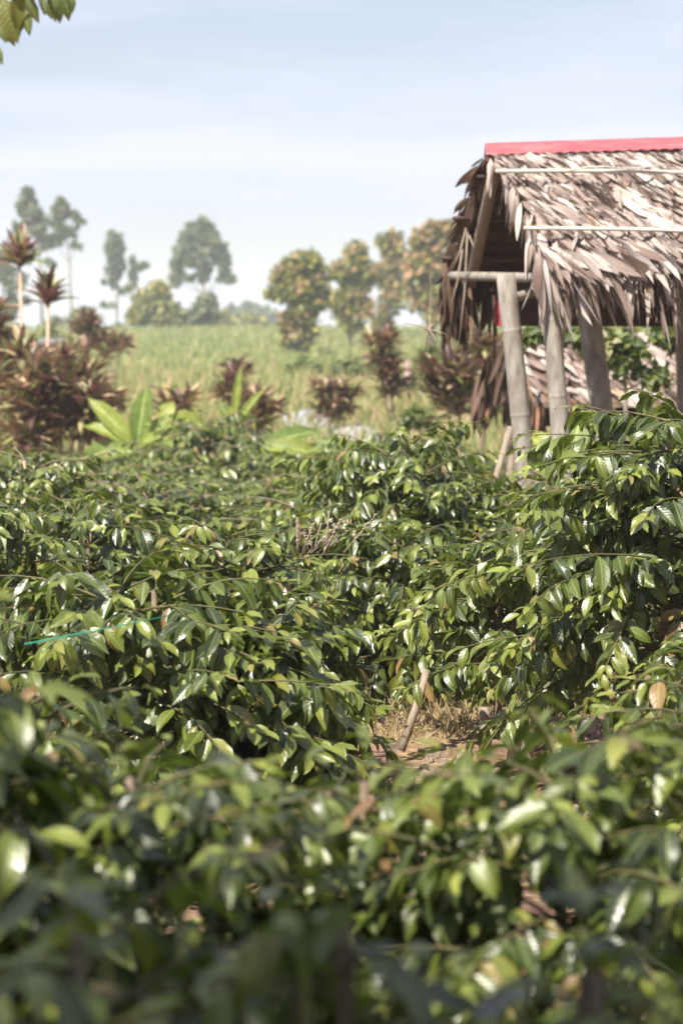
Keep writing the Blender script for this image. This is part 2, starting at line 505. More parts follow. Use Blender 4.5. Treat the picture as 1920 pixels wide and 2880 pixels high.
# ------------------------------------------------------------------ ground
ys = np.concatenate([np.arange(-60, 0, 4), np.arange(0, 26, 0.35), np.arange(26, 60, 1.0), np.arange(60, 170, 3.0), np.array([180, 200, 230, 270, 320, 400, 520, 700, 900, 1200])])
ux = np.linspace(-1, 1, 81)
gV = []
rs = np.random.RandomState(3)
for y in ys:
    half = 12 + max(0, y) * 0.55 if y < 60 else 45 + (y - 60) * 1.0
    for u in ux:
        x = math.copysign(abs(u) ** 1.3, u) * max(half, 60 if y < 60 else half)
        z = gz(y)
        z += 0.03 * math.sin(x * 2.1 + y * 0.7) * math.sin(y * 1.7 - x) * (1 if y < 40 else 2)
        if y > 110: z -= 0.000 + 0.25 * (1 - math.cos(min(x + 3, 0) / 14)) if x < 0 else 0
        gV.append((x, y, z))
gQ = []
nx = len(ux)
for i in range(len(ys) - 1):
    for j in range(nx - 1):
        a = i * nx + j
        gQ.append((a, a + 1, a + nx + 1, a + nx))
mb = MB(); mb.add(gV, gQ)
mb.build('ground', M['ground'], kind='structure')

# ------------------------------------------------------------------ haze
mb = MB(); box(mb, (0, 560, 6.0), (1500, 1300, 32.0))
hm = bpy.data.materials.new('haze_air'); hm.use_nodes = True
ht = hm.node_tree; ht.nodes.clear()
ho = ht.nodes.new('ShaderNodeOutputMaterial')
pv = ht.nodes.new('ShaderNodeVolumePrincipled')
pv.inputs['Color'].default_value = (0.90, 0.95, 1.0, 1)
pv.inputs['Density'].default_value = 0.0009
ht.links.new(pv.outputs[0], ho.inputs['Volume'])
hz = mb.build('haze', hm, kind='stuff', smooth=False)

# ------------------------------------------------------------------ coffee shrubs
CT = [blade_template(6, 5, 0.195, fold=0.32, bend=b, wav=0.030, freq=f * 1.2, phase=ph, twist=tw, wide=0.44, drift=dr)
      for b, f, ph, tw, dr in [(0.5, 4, 0, 0.2, 0.02), (0.9, 5, 1, -0.3, -0.03), (0.25, 4.5, 2, 0.1, 0.0), (1.2, 4, 3, 0.35, 0.04), (0.7, 5.5, 4, -0.15, -0.02), (0.1, 4, 5, -0.4, 0.03)]]
CF = [blade_template(3, 3, 0.20, fold=0.35, bend=b, wav=0.0, wide=0.45, twist=tw) for b, tw in [(0.4, 0.1), (0.9, -0.2), (0.2, 0.3)]]
# shared single-leaf meshes: six shapes in three ages
LEAFMESH = {}
for k, (V, C, Q, T) in enumerate(CT):
    for a, age in enumerate((0.0, 0.35, 0.95)):
        mb = MB(); C2 = C.copy(); C2[:, 2] = age
        mb.add(V, Q, T, C2, 0.0)
        LEAFMESH[(k, a)] = mb.mesh('leaf', M['coffee'])


def shrub_leaves(rng, H, R, nbr, skirt=0.18, step=0.038, leaf=0.125, lean=(0, 0)):
    """returns stems, branches (list of point lists) and leaf arrays"""
    stems = []; brs = []
    P = []; D = []; Nn = []; SCL = []; AGE = []
    ns = rng.randint(2, 4)
    for s in range(ns):
        a = rng.uniform(0, 6.28); sp = rng.uniform(0.04, 0.20) * R
        top = Vector((math.cos(a) * sp + lean[0], math.sin(a) * sp + lean[1], H * rng.uniform(0.84, 0.97)))
        b0 = Vector((math.cos(a) * 0.05, math.sin(a) * 0.05, -0.05))
        pts = [b0.lerp(top, i / 5) + Vector((rng.uniform(-.02, .02), rng.uniform(-.02, .02), 0)) for i in range(6)]
        stems.append(pts)
    ga = rng.uniform(0, 6.28)
    for i in range(nbr):
        st = stems[i % ns]
        f = skirt + (0.97 - skirt) * ((i + rng.uniform(0, 1)) / nbr) ** 0.85
        k = f * 5; k0 = min(4, int(k)); o = st[k0].lerp(st[k0 + 1], k - k0)
        ga += 2.39996 + rng.uniform(-0.3, 0.3)
        prof = 1.0 if f < 0.55 else (1 - ((f - 0.55) / 0.45) ** 1.6 * 0.62)
        L = R * prof * rng.uniform(0.72, 1.12)
        el = math.radians(rng.uniform(5, 30) + 40 * max(0, f - 0.5))
        az = ga
        step_l = step
        n = max(3, int(L / step_l) + 1)
        p = o.copy(); pts = [p.copy()]
        droop = rng.uniform(0.7, 1.5) * 0.85 / n * (1.25 - 0.5 * f)
        for j in range(n):
            d = Vector((math.cos(az) * math.cos(el), math.sin(az) * math.cos(el), math.sin(el)))
            p = p + d * step_l
            pts.append(p.copy())
            el -= droop
            az += rng.uniform(-0.13, 0.13)
            t = (j + 1) / n
            if t < 0.30: continue
            side = Vector((-math.sin(az), math.cos(az), 0))
            roll = rng.uniform(-0.35, 0.35)
            for sg in (-1, 1):
                if rng.rand() < 0.06: continue
                hang = rng.uniform(0.25, 1.15) * (1.1 - 0.25 * t)
                dv = side * sg * rng.uniform(0.35, 1.0) + d * rng.uniform(0.05, 0.95) + Vector((rng.normal(0, .18), rng.normal(0, .18), -hang + roll * sg + rng.normal(0, .2)))
                nv = Vector((rng.uniform(-.6, .6), rng.uniform(-.6, .6), 1.0)) + d * 0.35
                if t > 0.93:
                    ln = leaf * rng.uniform(0.45, 0.8); ag = rng.uniform(0.4, 1.0)
                    dv = side * sg * 0.5 + d * 0.9 + Vector((0, 0, rng.uniform(-0.3, 0.4)))
                elif t > 0.78:
                    ln = leaf * rng.uniform(0.8, 1.05); ag = rng.uniform(0.0, 0.55)
                else:
                    ln = leaf * rng.uniform(0.65, 1.35); ag = rng.uniform(0.0, 0.15)
                P.append(p + dv.normalized() * 0.008); D.append(dv); Nn.append(nv); SCL.append(ln); AGE.append(ag)
        brs.append(pts)
    # flushes of young leaves at the stem tips
    for st in stems:
        tp = st[-1]
        for k in range(8):
            a = rng.uniform(0, 6.28)
            dv = Vector((math.cos(a), math.sin(a), rng.uniform(-0.5, 1.0)))
            P.append(tp + Vector((0, 0, 0.02 * k - 0.06))); D.append(dv); Nn.append(Vector((0, 0, 1)) - dv * 0.2)
            SCL.append(leaf * rng.uniform(0.6, 1.0)); AGE.append(rng.uniform(0.1, 0.9))
    return stems, brs, np.array([tuple(p) for p in P]), frames([tuple(d) for d in D], [tuple(n) for n in Nn]), np.array(SCL), np.array(AGE)


def wood(stems, brs, parent, sides=5):
    m1 = MB()
    for st in stems:
        tube(m1, st, list(np.linspace(0.022, 0.008, len(st))), 7)
    m1.build('stem', M['bark'], parent)
    m2 = MB()
    for b in brs:
        b = b[::2] + ([b[-1]] if len(b) % 2 == 0 else [])
        tube(m2, b, list(np.linspace(0.005, 0.0018, len(b))), sides, cap=False)
    m2.build('branches', M['twig'], parent, kind='stuff')


SHRUB_N = 0


def near_shrub(px, d, ytop, R, label, nbr=70, single=300, skirt=0.18, leaf=0.125, lean=(0, 0), seed=None, group='coffee shrubs of the near rows', cutbox=None, width=0):
    """shrub whose largest leaves are single parts"""
    global SHRUB_N
    SHRUB_N += 1
    rng = np.random.RandomState(1000 + (seed if seed is not None else SHRUB_N))
    top = at(px, ytop, d)
    g = gz(d)
    H = top.z - g - 0.02
    base = Vector((top.x, d, g))
    root = empty('coffee_shrub', base, label, 'shrub', group)
    stems, brs, P, Rm, sc, age = shrub_leaves(rng, H, R, nbr, skirt, leaf=leaf, lean=lean)
    wood(stems, brs, root)
    n = len(P)
    ti = rng.randint(0, 6, n); rnd = rng.rand(n)
    c = np.array([0, 0, H * 0.5])
    q = (P - c) / np.array([R, R, H * 0.5])
    # visible score: on the camera side / top of the bush and inside the frame
    W = P + np.array(base)
    u = W[:, 0] / W[:, 1] * 6400 + 960
    v = 880 - (W[:, 2] - EYE) / W[:, 1] * 6400
    inside = (u > -60) & (u < 1980) & (v < 2950) & (v > -60)
    score = q[:, 2] * 0.8 - q[:, 1] * 0.9 + np.where(inside, 5, 0)
    if single:
        order = np.argsort(-score)[:single]
        order = order[inside[order]]
    else:
        order = np.array([], int)
    keep = np.ones(n, bool); keep[order] = False
    mb = MB()
    scatter(mb, CT, np.where(keep, ti, -1), P, Rm, sc, age, rnd)
    if mb.n: mb.build('foliage', M['coffee'], root, kind='stuff')
    for k in order:
        a = 0 if age[k] < 0.18 else (1 if age[k] < 0.65 else 2)
        o = bpy.data.objects.new('leaf', LEAFMESH[(int(ti[k]), a)])
        m4 = np.eye(4); m4[:3, :3] = Rm[k] * sc[k]; m4[:3, 3] = P[k]
        o.parent = root
        o.matrix_basis = Matrix(m4.tolist())
        COL.objects.link(o)
    return root


# the near rows: px, distance, top row in the photo, radius
near_shrub(330, 6.9, 1560, 0.74, 'large coffee shrub in sharp focus with pale drooping leaves left of the bare earth gap', nbr=150, skirt=0.12, leaf=0.098)
near_shrub(720, 6.9, 1690, 0.28, 'low coffee shrub with yellow tipped leaves overhanging the edge of the bare earth', nbr=70, skirt=0.25, leaf=0.14)
near_shrub(1905, 7.9, 1095, 0.88, 'tallest coffee shrub, dark and glossy, in front of the thatched hut posts', nbr=165, skirt=0.3, leaf=0.098, lean=(0.02, 0))
near_shrub(1440, 8.9, 1500, 0.46, 'coffee shrub with dark hollow below hanging over the wooden stake', nbr=70, skirt=0.40, leaf=0.094)
near_shrub(1990, 6.1, 1850, 0.48, 'coffee shrub at the right edge just beyond the blurred foreground leaves', nbr=60, leaf=0.095)
near_shrub(1550, 3.75, 2030, 0.54, 'blurred foreground coffee shrub with big hanging leaves below the bare earth', nbr=125, leaf=0.088)
near_shrub(980, 3.95, 2010, 0.36, 'blurred foreground coffee shrub directly below the wooden stake', nbr=70, leaf=0.088)
near_shrub(280, 3.7, 2010, 0.54, 'blurred foreground coffee shrub with bright whitish glints at lower left', nbr=125, leaf=0.088)
near_shrub(-170, 3.4, 1610, 0.22, 'out of focus coffee shrub whose branch tips cross the left edge', nbr=34, leaf=0.13, skirt=0.4)
near_shrub(200, 2.4, 2300, 0.38, 'deeply shaded coffee shrub filling the bottom left corner', nbr=60, leaf=0.095)
near_shrub(1600, 2.3, 2500, 0.36, 'deeply shaded coffee shrub filling the bottom right corner', nbr=60, leaf=0.095)
near_shrub(880, 2.3, 2400, 0.34, 'deeply shaded coffee shrub at the middle of the bottom edge', nbr=50, leaf=0.095)
near_shrub(90, 5.0, 1920, 0.42, 'blurred coffee shrub at the lower left between the sharp shrub and the glinting one', nbr=70, leaf=0.094)
near_shrub(1090, 10.2, 1480, 0.50, 'coffee shrub directly behind the dry grass and the wooden stake', nbr=110, leaf=0.094, skirt=0.08)
near_shrub(1400, 10.4, 1450, 0.46, 'coffee shrub in the shade right of the dry grass gap', nbr=100, leaf=0.094, skirt=0.08)
near_shrub(820, 8.0, 1640, 0.36, 'coffee shrub with long arching shoots at the left rim of the bare earth', nbr=80, leaf=0.10, skirt=0.22)
near_shrub(-60, 10.2, 1335, 0.62, 'coffee shrub in focus at the left edge level with the green string', nbr=90, leaf=0.094)
near_shrub(620, 9.4, 1470, 0.62, 'coffee shrub with bare brown flower twigs on its top', nbr=90, leaf=0.094)
near_shrub(1120, 11.6, 1195, 0.85, 'rounded coffee shrub of small shiny leaves left of the hut posts', nbr=150, leaf=0.098, skirt=0.05)
near_shrub(1330, 11.2, 1330, 0.6, 'coffee shrub between the rounded shrub and the tallest one', nbr=100, leaf=0.094, single=150)
near_shrub(1830, 10.4, 1290, 0.55, 'coffee shrub between the tallest shrub and the hut', nbr=60, leaf=0.094, single=150)
near_shrub(240, 11.2, 1400, 0.60, 'coffee shrub behind the green string in the left rows', nbr=80, leaf=0.10, single=220)
near_shrub(830, 11.4, 1425, 0.55, 'coffee shrub behind the bare twigs in the middle rows', nbr=80, leaf=0.098, single=220)

# prototypes for the rows further off
def proto(seed, H, R, nbr, temps, leaf, single):
    rng = np.random.RandomState(seed)
    stems, brs, P, Rm, sc, age = shrub_leaves(rng, H, R, nbr, 0.12, leaf=leaf, step=0.04)
    n = len(P); ti = rng.randint(0, len(temps), n); rnd = rng.rand(n)
    mb = MB(); scatter(mb, temps, ti, P, Rm, sc, age, rnd)
    fol = mb.mesh('foliage', M['coffee'])
    m1 = MB()
    for st in stems: tube(m1, st, list(np.linspace(0.024, 0.01, len(st))), 5)
    for b in brs[::2]: tube(m1, b[::3] + [b[-1]], 0.005, 3, cap=False)
    return fol, m1.mesh('stem', M['bark'])


PROT = [proto(50 + i, 1.3, 0.68, 150, CT if i < 3 else CF, 0.092 if i < 3 else 0.09, 0) for i in range(6)]


def row_shrub(x, d, H, rot, k, s=1.0, label=None, group='coffee shrubs of the far rows'):
    root = empty('coffee_shrub', (x, d, gz(d)), label, 'shrub', group)
    root.rotation_euler = (0, 0, rot)
    root.scale = (s, s, H / 1.3)
    fol, st = PROT[k]
    link('foliage', fol, root, kind='stuff')
    link('stem', st, root)
    return root


rng = np.random.RandomState(11)
taken = []
special = [(575, 20.5, 1158, 1.35, 'dark rounded coffee shrub standing above the far rows right of the banana plant'),
           (60, 13.6, 1262, 1.1, 'coffee shrub at the left edge below the red leaved cordyline thicket'),
           (1000, 21.5, 1215, 1.0, 'far coffee shrub in front of the grey plastic sheets'),
           (400, 17.5, 1300, 1.1, 'far coffee shrub directly in front of the banana plant'),
           (1240, 19.0, 1225, 1.2, 'coffee shrub under the hanging fringe of the small thatched hut')]
for px, d, yt, s, lab in special:
    p = at(px, yt, d)
    row_shrub(p.x, d, p.z - gz(d), rng.uniform(0, 6), int(rng.randint(3, 6)) if d > 15 else int(rng.randint(0, 3)), s, lab, 'coffee shrubs of the far rows')
    taken.append((p.x, d))
for (a, b) in [(330, 6.9), (1790, 7.9), (1130, 12.2), (620, 9.2), (-60, 8.6), (240, 10.6), (830, 11.2), (1830, 10.4)]:
    taken.append(((a - 960) / 6400 * b, b))
LM = [(0, 'at the left edge'), (150, 'below the shorter pale cordyline trunk'), (290, 'left of the bright banana plant'), (400, 'below the bright banana plant'),
      (510, 'below the arched pale banana leaf'), (610, 'below the dark rounded shrub'), (710, 'below the furled banana leaves'), (800, 'below the wide low banana leaves'), (900, 'below the left grey sheet'),
      (1000, 'below the right grey sheet'), (1110, 'left of the rounded shiny leaved shrub'), (1220, 'below the straw tuft'), (1330, 'left of the leaning pole'), (1420, 'beside the first bamboo post')]
ROWN = ['seventh', 'sixth', 'fifth', 'fourth', 'third', 'second', 'first']
d = 12.2
row = 0
while row < 7:
    half = d * 0.15 + 0.9
    x = -half + (row % 2) * 0.6
    used = set()
    while x < half + 0.3:
        xx = x + rng.uniform(-0.15, 0.15); dd = d + rng.uniform(-0.3, 0.3)
        px = xx / dd * 6400 + 960
        x += 1.2
        if px > 1385 and dd < 22: continue
        if px < -240 or px > 1500: continue
        if any((xx - a) ** 2 + (dd - b) ** 2 < 0.55 ** 2 for a, b in taken): continue
        yt = np.interp(dd, [11, 13, 16, 19, 23.5], [1420, 1375, 1325, 1290, 1255]) + rng.uniform(-12, 16) + (28 if 740 < px < 1080 and dd > 15 else 0)
        H = min(1.75, max(0.9, at(px, yt, dd).z - gz(dd)))
        k = int(rng.randint(0, 3)) if dd < 15 else int(rng.randint(3, 6))
        lm = min([q for q in LM if q[1] not in used] or LM, key=lambda q: abs(q[0] - px))[1]; used.add(lm)
        lab = 'coffee shrub %s, %s row from the grassy field' % (lm, ROWN[row])
        row_shrub(xx, dd, H, rng.uniform(0, 6.28), k, rng.uniform(1.1, 1.3), lab, 'coffee shrubs of the middle rows' if dd < 15 else 'coffee shrubs of the far rows')
    d += 1.75
    row += 1
# unseen shrubs added around the camera to hold back side skylight
for x, d, H, lab in [(-1.35, 2.2, 1.05, 'added unseen coffee shrub flanking the camera on the left'), (1.3, 2.3, 1.05, 'added unseen coffee shrub flanking the camera on the right'), (-1.2, 0.9, 1.0, 'added unseen coffee shrub nearest the camera on the left'),
                     (1.2, 0.9, 1.0, 'added unseen coffee shrub nearest the camera on the right'), (-0.1, 1.2, 0.95, 'added unseen low coffee shrub under the camera')]:
    row_shrub(x, d, H, d * 3, int(abs(x) * 2) % 3, 1.0, lab, 'added unseen coffee shrubs around the camera')
# low shrubs in the shade beside the hut posts
for px, d, yt, lab in [(1420, 11.2, 1420, 'low coffee shrub behind the leaning pale pole'), (1640, 12.0, 1330, 'low coffee shrub at the foot of the thick bamboo posts'),
                       (1900, 12.4, 1300, 'low coffee shrub under the hut eave at the right edge')]:
    p = at(px, yt, d)
    row_shrub(p.x, d, p.z - gz(d), px, 1, 0.8, lab, 'coffee shrubs of the middle rows')

# ------------------------------------------------------------------ thatched hut
BT = [blade_template(5, 3, 0.5, fold=0.05, bend=b, wide=0.30, twist=tw, drift=dr, tip=1.2)
      for b, tw, dr in [(0.35, 0.3, 0.12), (0.6, -0.4, 0.2), (0.15, 0.6, 0.05), (0.8, 0.2, 0.28), (-0.2, -0.5, 0.16), (0.45, 0.9, -0.06)]]
BLM = []
for V, C, Q, T in BT:
    mb = MB(); mb.add(V, Q, T, C, 0.0); BLM.append(mb.mesh('palm_leaf', M['thatch']))


def blades_to(root, specs, rng, single_max, mat, single_filter=None):
    """specs: (pos, dir, normal, length, width) in world; root location removed"""
    o0 = np.array(root.location)
    P = np.array([tuple(s[0]) for s in specs]) - o0
    Rm = frames([tuple(s[1]) for s in specs], [tuple(s[2]) for s in specs])
    sc = np.array([(s[4], s[3], s[4] * 1.0) for s in specs])
    # templates are unit long and unit wide: keep bending proportional to length
    sc[:, 2] = sc[:, 1] * 0.5
    ti = rng.randint(0, len(BT), len(specs))
    # width scale: template half width 0.5 -> width = sc_x ; normal-scale keeps the arch
    single = []
    if single_max:
        vis = [i for i, s in enumerate(specs) if (single_filter is None or single_filter(s))]
        rng.shuffle(vis)
        single = sorted(vis, key=lambda i: -specs[i][3] * specs[i][4])[:single_max]
    keep = np.ones(len(specs), bool); keep[single] = False
    mb = MB()
    scatter(mb, BT, np.where(keep, ti, -1), P, Rm, sc, rng.rand(len(specs)) * 0.2, rng.rand(len(specs)))
    mb.build('thatch_leaves', mat, root, kind='stuff')
    for k in single:
        o = bpy.data.objects.new('palm_leaf', BLM[int(ti[k])])
        m4 = np.eye(4); m4[:3, :3] = Rm[k] * sc[k][None, :]; m4[:3, 3] = P[k]
        o.parent = root; o.matrix_basis = Matrix(m4.tolist())
        COL.objects.link(o)


def bamboo(name, p0, p1, r0, r1, parent, mat, nodes=0.55, n=14, bow=0.0, seed=0, wob=0.0, label=None):
    rg = np.random.RandomState(seed + 7)
    p0 = Vector(p0) - parent.location; p1 = Vector(p1) - parent.location
    L = (p1 - p0).length
    pts = []; rad = []
    ax = (p1 - p0).normalized(); sd = ax.orthogonal().normalized(); sd2 = ax.cross(sd)
    s = 0.0
    nd = [rg.uniform(0.1, 0.35)]
    while nodes and nd[-1] < L: nd.append(nd[-1] + nodes * rg.uniform(0.85, 1.15))
    st = set([0.0, L])
    for k in range(int(L / 0.1)): st.add(k * 0.1)
    for q in nd:
        if q < L - 0.02:
            for e in (-0.018, -0.006, 0, 0.006, 0.018): st.add(max(0, q + e))
    for s in sorted(st):
        f = s / L
        r = r0 + (r1 - r0) * f
        if nodes:
            for q in nd:
                dq = abs(s - q)
                if dq < 0.004: r *= 1.05
                elif dq < 0.009: r *= 1.02
        off = sd * (bow * math.sin(math.pi * f)) + sd2 * (wob * math.sin(7 * f))
        pts.append(p0.lerp(p1, f) + off); rad.append(r)
    mb = MB(); tube(mb, pts, rad, n)
    return mb.build(name, mat, parent, label=label)


hb = Vector((1.3, 14.0, gz(14.0)))
hut = empty('thatched_hut', hb, 'open thatched hut with bamboo posts, shaggy palm leaf roof and red ridge cap', 'hut')
rng = np.random.RandomState(5)
RX = 4.4                                   # right end beyond the frame
RZ = 0.012                                 # the ridge climbs slightly towards the right
A_r = at(1368, 424, 14.1)                  # ridge, left end
A_f = Vector((1.13, 12.92, 1.98))          # front eave, left end
A_b = Vector((0.72, 15.25, 1.92))          # rear eave, left end


def along(p, x):                           # slide a point along the ridge direction
    return Vector((x, p.y, p.z + (x - p.x) * RZ))


# under-layer of packed leaf on both slopes
def slab(name, a, b, th, mat, rows, left_jit):
    mb = MB()
    for k in range(rows):
        f0, f1 = k / rows, (k + 1) / rows + 0.02
        p0 = a.lerp(b, f0); p1 = a.lerp(b, min(1, f1))
        up = Vector((0, 0, 1))
        dz0, dz1 = -0.0, 0.022
        lj = rng.uniform(0, left_jit)
        q = [along(p0, p0.x + lj), along(p0, RX), along(p1, RX), along(p1, p1.x + lj)]
        V = [q[0] + up * (dz0), q[1] + up * dz0, q[2] + up * dz1, q[3] + up * dz1]
        V += [v - up * th for v in V]
        V = [tuple(v - hb) for v in V]
        nq = 1
        mb.add(V, [(0, 1, 2, 3), (7, 6, 5, 4), (0, 3, 7, 4), (1, 5, 6, 2), (3, 2, 6, 7), (0, 4, 5, 1)], None,
               [(0, 0, 0), (8, 0, 0), (8, 1, 0), (0, 1, 0)] * 2, rng.rand())
    return mb.build(name, mat, hut, smooth=False)


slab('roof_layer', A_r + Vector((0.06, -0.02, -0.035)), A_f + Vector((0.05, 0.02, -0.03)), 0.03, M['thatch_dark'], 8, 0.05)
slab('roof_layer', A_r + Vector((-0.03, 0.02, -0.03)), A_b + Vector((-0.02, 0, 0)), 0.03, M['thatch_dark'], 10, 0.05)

nf = (A_f - A_r).normalized()              # down the front slope
left_x = lambda s: A_r.x + (A_f.x - A_r.x) * s + (0.05 if 0.2 < s < 0.8 else 0)
n_front = Vector((0, -math.sin(0.62), math.cos(0.62)))
n_front = Vector((nf.x, nf.y, nf.z)).cross(Vector((1, 0, 0)));
if n_front.z < 0: n_front = -n_front
specs = []
for s, L0, den, lift in [(0.02, 0.26, 120, 0.014), (0.10, 0.30, 100, 0.03), (0.18, 0.36, 110, 0.03), (0.28, 0.38, 110, 0.04), (0.38, 0.38, 110, 0.04), (0.48, 0.38, 110, 0.045), (0.58, 0.38, 110, 0.05), (0.68, 0.38, 120, 0.05), (0.78, 0.42, 120, 0.055), (0.90, 0.42, 120, 0.04)]:
    x0 = left_x(s)
    nn = int((RX - x0) * den)
    for k in range(nn):
        x = x0 + (RX - x0) * (k + rng.rand()) / nn
        p = along(A_r.lerp(A_f, s), x) + n_front * (lift * rng.uniform(0.3, 1.1)) + nf * rng.uniform(-0.03, 0.04)
        dirv = nf + Vector((rng.normal(0.38, 0.26), 0, 0)) + n_front * rng.uniform(-0.10, 0.10)
        nv = n_front + Vector((rng.uniform(-.7, .7), rng.uniform(-.3, .3), 0))
        specs.append((p, dirv, nv, L0 * rng.uniform(0.5, 1.15), rng.uniform(0.010, 0.038)))
# long fringe hanging from the front eave
for k in range(900):
    x = A_f.x - 0.02 + (RX - A_f.x) * (k + rng.rand()) / 900
    p = along(A_r.lerp(A_f, rng.uniform(0.80, 1.02)), x) + n_front * rng.uniform(0.0, 0.06)
    dirv = Vector((rng.normal(0.22, 0.2), -0.30 + rng.normal(0, 0.12), -1.0))
    nv = Vector((rng.uniform(-.8, .8), -1, 0.4))
    specs.append((p, dirv, nv, rng.uniform(0.20, 0.44) if k % 7 else rng.uniform(0.42, 0.6), rng.uniform(0.010, 0.036)))
# dense short leaves closing the left verge of the front slope
for k in range(26):
    s = rng.uniform(0.1, 1.0)
    p = along(A_r.lerp(A_f, s), left_x(s) - 0.01) + n_front * 0.03
    specs.append((p, Vector((rng.uniform(-0.25, 0.05), -0.45, -0.9)), Vector((rng.uniform(-1, 0.2), -1, .3)), rng.uniform(0.15, 0.32), rng.uniform(0.02, 0.045)))
blades_to(hut, specs, rng, 298, M['thatch'], lambda s: 0.8 < s[0].x < 2.15)

# rear slope: dark fringe seen from below and the ragged left verge
specs = []
nb = (A_b - A_r).normalized()
for k in range(520):
    x = A_b.x - 0.03 + (RX - A_b.x) * (k / 520) ** 1.5
    p = along(A_b, x) + Vector((rng.uniform(-.02, .02), rng.uniform(-0.1, 0.05), rng.uniform(-0.02, 0.05)))
    specs.append((p, Vector((rng.normal(0, 0.14), rng.normal(0.05, 0.12), -1)), Vector((rng.uniform(-1, 1), -1, 0.1)), rng.uniform(0.15, 0.42) if x < 1.05 else rng.uniform(0.12, 0.3), rng.uniform(0.018, 0.042)))
for k in range(260):
    s = rng.uniform(0.0, 1.0)
    p = A_r.lerp(A_b, s) + Vector((rng.uniform(-0.03, 0.06), 0, rng.uniform(-0.02, 0.03)))
    specs.append((p, nb * 1.0 + Vector((rng.normal(-0.12, 0.22), 0, rng.normal(-0.35, 0.3))), Vector((rng.uniform(-1, 1), -0.6, 0.6)), rng.uniform(0.08, 0.30), rng.uniform(0.014, 0.035)))
for k in range(90):
    p = A_b + Vector((rng.uniform(-0.04, 0.10), rng.uniform(-0.25, 0.05), rng.uniform(-0.05, 0.16)))
    specs.append((p, Vector((rng.normal(0.03, 0.10), 0, -1)), Vector((rng.uniform(-1, 1), -1, 0)), rng.uniform(0.3, 0.5), rng.uniform(0.014, 0.03)))
o_before = len(bpy.data.objects)
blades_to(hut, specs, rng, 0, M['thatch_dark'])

# loose pale strips dangling in the gable
for (a, b, d0) in [((1310, 640), (1270, 762), 14.5), ((1314, 650), (1288, 985), 14.6), ((1318, 660), (1330, 715), 14.4), ((1300, 700), (1262, 880), 14.7)]:
    mb = MB(); p0 = at(*a, d0) - hb; p1 = at(*b, d0) - hb
    mid = p0.lerp(p1, 0.5) + Vector((0.012, -0.01, 0))
    tube(mb, [p0, mid, p1], [0.006, 0.008, 0.003], 5, R=0.7)
    mb.build('loose_strip', M['stake'], hut)
# red ridge cap: a bent sheet with a fluted front edge
mb = MB()
xs = np.arange(A_r.x - 0.01, RX, 0.025)
prof = [(-0.085, -0.062), (-0.08, -0.055), (0.0, 0.014), (0.08, -0.055), (0.085, -0.062)]
V = []
for i, x in enumerate(xs):
    wv = 0.004 * math.sin(i * 2.2)
    for j, (py_, pz_) in enumerate(prof):
        z = A_r.z + (x - A_r.x) * (RZ + 0.02) + pz_ + 0.036 + (wv if j in (0, 4) else 0)
        V.append((x - hb.x, A_r.y + py_ - hb.y, z - hb.z))
for i, x in enumerate(xs):
    for j, (py_, pz_) in enumerate(prof):
        z = A_r.z + (x - A_r.x) * (RZ + 0.02) + pz_ + 0.032 + (0.004 * math.sin(i * 2.2) if j in (0, 4) else 0)
        V.append((x - hb.x, A_r.y + py_ - hb.y, z - hb.z))
npf = len(prof); off = len(xs) * npf
Q = []
for i in range(len(xs) - 1):
    for j in range(npf - 1):
        a = i * npf + j
        Q.append((a, a + npf, a + npf + 1, a + 1)); Q.append((a + off, a + 1 + off, a + npf + 1 + off, a + npf + off))
for j in range(npf - 1): Q.append((j, j + 1, j + 1 + off, j + off))
mb.add(V, Q); mb.build('ridge_cap', M['redmetal'], hut, smooth=False)
# battens holding the thatch
for (pa, pb, da, r, sd) in [((1392, 481), (1990, 492), 13.60, 0.012, 1), ((1472, 641), (1990, 658), 13.02, 0.012, 2), ((1600, 478), (1870, 466), 13.56, 0.005, 3)]:
    p0 = at(*pa, da); p1 = at(*pb, da)
    if sd < 3: p1 = p0 + (p1 - p0) * ((RX - p0.x) / (p1.x - p0.x))
    bamboo('batten', p0, p1, r, r * 0.9, hut, M['pole'], nodes=0.3, n=8, seed=sd, wob=0.014, bow=0.01)
# thatch battens on the underside of the rear slope, their ends sticking out
for k in range(9):
    s = 0.12 + k * 0.105
    p = A_r.lerp(A_b, s) + Vector((-0.03 - (0.08 if k in (3, 6) else 0.02 * (k % 2)), -0.02, -0.055))
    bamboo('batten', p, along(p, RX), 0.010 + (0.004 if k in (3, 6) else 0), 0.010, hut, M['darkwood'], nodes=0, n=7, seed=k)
# rafters
bamboo('rafter', at(1392, 470, 13.95), at(1322, 800, 15.1), 0.036, 0.040, hut, M['stake'], n=12, seed=3)
for x in (2.0, 3.1, 4.2):
    bamboo('rafter', along(A_r, x) + Vector((0, 0.03, -0.10)), along(A_b, x) + Vector((0, -0.05, -0.09)), 0.035, 0.04, hut, M['bamboo'], n=10, seed=int(x * 10))
    bamboo('rafter', along(A_r, x) + Vector((0, -0.03, -0.11)), along(A_f, x) + Vector((0, 0.12, -0.10)), 0.035, 0.04, hut, M['bamboo'], n=10, seed=int(x * 11))
